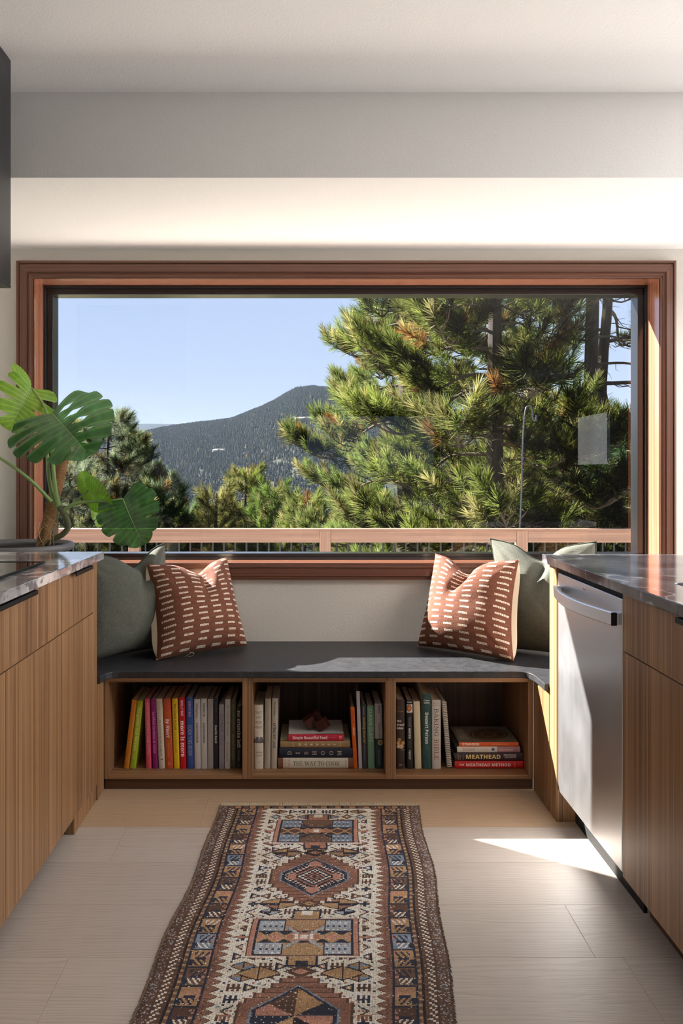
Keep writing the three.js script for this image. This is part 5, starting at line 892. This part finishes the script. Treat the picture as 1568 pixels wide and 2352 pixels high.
function pine(label, o) {
  const r = rng(o.seed), t = thing('pine_tree', label, 'tree', [0, 0, 0], o.group), base = new THREE.Vector3(o.x, o.ground, -o.d), top = new THREE.Vector3(o.x + (o.leanX || 0), o.top, -o.d + (o.leanD || 0));
  const tp = o.trunk ? curve(o.trunk, 20) : curve([base, base.clone().lerp(top, 0.35).add(new THREE.Vector3((r() - 0.5) * 0.15, 0, 0)), base.clone().lerp(top, 0.7).add(new THREE.Vector3((r() - 0.5) * 0.15, 0, 0)), top], 20);
  mesh('trunk', taper(tp, tp.map((_, i) => lerp(o.r0, o.r1 ?? o.r0 * 0.25, i / 20)), 10), bark, t);
  const trunkAt = (h) => { for (let i = 0; i < 20; i++) if (tp[i + 1].y >= h) return tp[i].clone().lerp(tp[i + 1], clamp((h - tp[i].y) / Math.max(1e-6, tp[i + 1].y - tp[i].y), 0, 1)); return tp[20].clone(); };
  const tufts = [], tcol = [];
  const addTuft = (p, dir, s) => { if (o.keep && !o.keep(p)) return; tufts.push([p, dir, s]); const q = r(); tcol.push(q < o.dead ? 2 : q < o.dead + 0.22 ? 1 : 0); };
  for (let b = 0; b < o.boughs; b++) {
    const f = (b + r() * 0.8) / o.boughs, h = lerp(o.low, o.top - 0.05, f), az = o.az ? o.az(r, f) : (b * 2.399 + r() * 0.9), dir = new THREE.Vector3(Math.cos(az), 0, Math.sin(az));
    let R = o.R(h, dir) * (0.72 + 0.42 * r()); if (R < 0.12) continue;
    const s = trunkAt(h + (o.rise ?? 0.1) * R), drop = (o.droop ?? 0.12) * R * (0.4 + 1.2 * r());
    const side = new THREE.Vector3(-dir.z, 0, dir.x), wob = () => side.clone().multiplyScalar((r() - 0.5) * R * 0.22);
    const p = curve([s, s.clone().addScaledVector(dir, R * 0.35).add(new THREE.Vector3(0, 0.06 * R - drop * 0.4, 0)).add(wob()), s.clone().addScaledVector(dir, R * 0.7).add(new THREE.Vector3(0, -drop, 0)).add(wob()), s.clone().addScaledVector(dir, R).add(new THREE.Vector3(0, -drop * 0.6 + 0.08 * R, 0))], 14);
    const br = o.br * (0.6 + 0.6 * R), geos = [taper(p, p.map((_, i) => lerp(br, br * 0.18, i / 14)), 6, false)];
    const bare = o.bare ?? 0.3, nt = Math.max(4, Math.round(R * o.twigs));
    for (let k = 0; k < nt; k++) {
      const q = bare + (1 - bare) * Math.pow((k + r()) / nt, 0.8), i = Math.min(13, Math.floor(q * 14)), a = p[i].clone().lerp(p[i + 1], q * 14 - i), fw = p[i + 1].clone().sub(p[i]).normalize();
      const sgn = k % 2 ? 1 : -1, td = fw.clone().multiplyScalar(0.75).addScaledVector(side, sgn * (0.45 + 0.6 * r())).add(new THREE.Vector3(0, 0.15 + 0.55 * r(), 0)).normalize();
      const L = (0.14 + 0.26 * R * (1.15 - q)) * (0.6 + 0.8 * r()), mid = a.clone().addScaledVector(td, L * 0.55).add(new THREE.Vector3((r() - 0.5) * 0.06, -0.04 * L, (r() - 0.5) * 0.06)), e = a.clone().addScaledVector(td, L).add(new THREE.Vector3(0, 0.14 * L, 0));
      geos.push(taper([a, mid, e], [br * 0.32, br * 0.22, br * 0.1], 4, false));
      if (r() < (o.leafy ?? 1)) { const ed = e.clone().sub(mid).normalize().add(new THREE.Vector3(0, 0.25, 0)).normalize(); addTuft(e, ed, 0.85 + 0.4 * r()); if (L > 0.24) { for (const z of [0.45, 0.75]) { if (r() < 0.8) { const q2 = a.clone().lerp(e, z), d2 = ed.clone().add(new THREE.Vector3((r() - 0.5) * 1.4, 0.3, (r() - 0.5) * 1.4)).normalize(); addTuft(q2.clone().addScaledVector(d2, 0.06), d2, 0.7 + 0.35 * r()); } } } }
    }
    if (r() < (o.leafy ?? 1)) { const e = p[14], d = p[14].clone().sub(p[12]).normalize().add(new THREE.Vector3(0, 0.2, 0)).normalize(); addTuft(e, d, 1.15); }
    // bare dead twigs hanging inside the crown
    for (let k = 0; k < (o.dry ?? 3); k++) { const i = 1 + Math.floor(r() * 7), a = p[i], e = a.clone().addScaledVector(dir, (0.2 + 0.3 * r()) * 0.7).addScaledVector(side, (r() - 0.5) * 0.5).add(new THREE.Vector3(0, -0.25 * r(), 0)); geos.push(taper([a, a.clone().lerp(e, 0.5).add(new THREE.Vector3((r() - 0.5) * 0.1, -0.04, (r() - 0.5) * 0.1)), e], [br * 0.2, br * 0.14, br * 0.06], 4, false)); }
    mesh('branch', merge(geos), twigMat, t);
  }
  if (tufts.length) {
    const m = new THREE.InstancedMesh(tuftGeo, needleMat, tufts.length), M = new THREE.Matrix4(), Q = new THREE.Quaternion(), Z = new THREE.Quaternion(), c = new THREE.Color(), ts = o.tuft || 1;
    tufts.forEach(([p, d, s], i) => { Q.setFromUnitVectors(UP, d); Z.setFromAxisAngle(UP, r() * 6.283); Q.multiply(Z); const k = s * ts; M.compose(p, Q, new THREE.Vector3(k, k, k)); m.setMatrixAt(i, M); const j = 0.75 + 0.5 * r(); if (tcol[i] === 2) c.setRGB(0.60 * j, 0.43 * j, 0.24 * j); else if (tcol[i] === 1) c.setRGB(0.74 * j, 0.72 * j, 0.46 * j); else c.setRGB((o.tint?.[0] ?? 0.60) * j, (o.tint?.[1] ?? 0.68) * j, (o.tint?.[2] ?? 0.38) * j); m.setColorAt(i, c); });
    m.name = 'needles'; m.userData.kind = 'stuff'; m.castShadow = m.receiveShadow = true; t.add(m);
  }
  return t;
}
const at = (u, d) => (u - VPX) * d / FOCAL, hy = (v, d) => EYE - (v - VPY) * d / FOCAL;
const table = (T) => (h) => { if (h <= T[0][0]) return T[0][1]; for (let i = 0; i < T.length - 1; i++) if (h < T[i + 1][0]) return lerp(T[i][1], T[i + 1][1], (h - T[i][0]) / (T[i + 1][0] - T[i][0])); return T[T.length - 1][1]; };
{
  const left = table([[-1.5, 0.9], [0.5, 1.2], [1.2, 1.42], [1.6, 1.15], [2.05, 0.92], [2.35, 0.7], [2.7, 0.8], [3.2, 1.15], [4.2, 1.1], [6.5, 0.5]]);
  pine('large pine left of centre whose boughs hang over the middle of the window', { seed: 11, x: at(935, 14.5), d: 14.5, ground: -3.4, top: 10, low: -1.6, r0: 0.24, boughs: 84, br: 0.020, twigs: 14, tuft: 1.25, bare: 0.28, dead: 0.03, R: (h, dir) => (dir.x < 0 ? 1.5 * lerp(1.5, left(EYE + (h - EYE) / 1.51), Math.min(1, -dir.x * 1.6)) : 2.2) * (dir.z > 0.6 ? 0.85 : 1) });
  pine('bright green pine in the middle right of the view behind the metal hook', { seed: 23, x: at(1150, 9.2), d: 9.2, ground: -2.6, top: 5.8, low: -1.1, r0: 0.14, boughs: 74, br: 0.019, twigs: 14, bare: 0.2, tuft: 1.15, dead: 0.035, tint: [0.58, 0.64, 0.32], R: (h, dir) => (dir.x > 0.3 && h > 1.6 ? 0.8 : 1.35) });
  pine('tall pine with a straight bare trunk at right in the window', { seed: 37, x: at(1352, 12.4), d: 12.4, ground: -3.2, top: 9, low: 0.2, r0: 0.12, r1: 0.08, boughs: 30, br: 0.018, twigs: 9, bare: 0.35, leafy: 0.34, dead: 0.03, dry: 6, R: (h, dir) => (dir.x > 0.2 ? 1.5 : 2.0) });
  pine('slender pine with a curved dark trunk at the far right of the window', { seed: 41, x: at(1440, 13), d: 13, ground: -3.2, top: 9, low: 1.2, r0: 0.11, r1: 0.07, boughs: 34, br: 0.02, twigs: 9, bare: 0.35, leafy: 0.22, dead: 0.03, dry: 8, trunk: [V(at(1462, 13), -3.2, 13), V(at(1450, 13), hy(1080, 13), 13), V(at(1432, 13), hy(985, 13), 13), V(at(1385, 13), hy(930, 13), 13), V(at(1384, 13), hy(830, 13), 13), V(at(1396, 13), hy(680, 13), 13), V(at(1400, 13), 9, 13)], R: () => 1.9 });
  pine('low bushy young pine at lower right above the railing', { seed: 53, x: at(1290, 11.5), d: 11.5, ground: -2.8, top: hy(940, 11.5), low: -1.4, tuft: 1.15, r0: 0.09, boughs: 46, br: 0.017, twigs: 14, bare: 0.3, dead: 0.04, tint: [0.62, 0.66, 0.36], rise: 0.0, R: table([[-1.5, 1.5], [0.6, 1.4], [1.4, 1.05], [2.1, 0.35]]) });
  pine('small blue green pine beside the right edge of the window', { seed: 59, x: at(1450, 9.6), d: 9.6, ground: -2.6, top: hy(1010, 9.6), low: -1.2, r0: 0.07, boughs: 30, br: 0.015, twigs: 15, bare: 0.3, dead: 0.04, tint: [0.42, 0.56, 0.40], R: table([[-1.5, 0.9], [0.6, 0.8], [1.4, 0.3]]) });
}
for (const [u, d, vtop, rpx, seed, tint, label, low] of [
  [250, 24, 962, 140, 71, [0.62, 0.68, 0.54], 'broad grey green pine behind the monstera at left', -1.2],
  [160, 20, 1075, 90, 73, [0.62, 0.68, 0.56], 'hazy pine low at left behind the coir pole', -2.6],
  [372, 22, 1108, 58, 79, [0.56, 0.64, 0.48], 'small pine right of the broad grey green pine', -2.6],
  [565, 26, 1084, 62, 83, [0.57, 0.62, 0.28], 'yellow green pine standing alone in the middle distance', -2.6],
  [498, 24, 1132, 46, 89, [0.68, 0.68, 0.43], 'pale green young pine left of the yellow green pine', -2.6],
  [625, 23, 1128, 52, 97, [0.53, 0.65, 0.31], 'dark young pine between the yellow green pine and big pine', -2.6],
  [430, 27, 1168, 46, 101, [0.5, 0.6, 0.4], 'low pine above the railing at left of centre', -3],
  [300, 19, 1175, 60, 103, [0.58, 0.66, 0.46], 'low bushy pine above the left railing post', -2.6],
  [700, 21, 1150, 56, 107, [0.62, 0.68, 0.36], 'low pine above the middle railing post', -2.6],
  [830, 19, 1120, 70, 109, [0.59, 0.68, 0.35], 'shaded pine deep behind the large pine', -2.6],
  [1010, 17, 1090, 80, 113, [0.57, 0.68, 0.37], 'small pine behind the gap between the two big pines', -2.6],
  [1210, 18, 1080, 84, 127, [0.50, 0.65, 0.36], 'pine deep behind the metal hook', -2.6]]) {
  const top = hy(vtop, d), R = rpx * d / FOCAL;
  pine(label, { seed, x: at(u, d), d, ground: groundY(at(u, d), d) - 0.3, top, low, r0: 0.12, boughs: 40, br: 0.018, twigs: 9, bare: 0.3, dead: 0.03, tuft: 1.5, tint, rise: 0.05, R: (h) => { const q = clamp((top - h) / 2.2, 0, 1); return R * Math.pow(q, 0.55) + 0.1; } });
}
for (const [x, d, s] of []) void 0;

renderer.render(scene, camera);
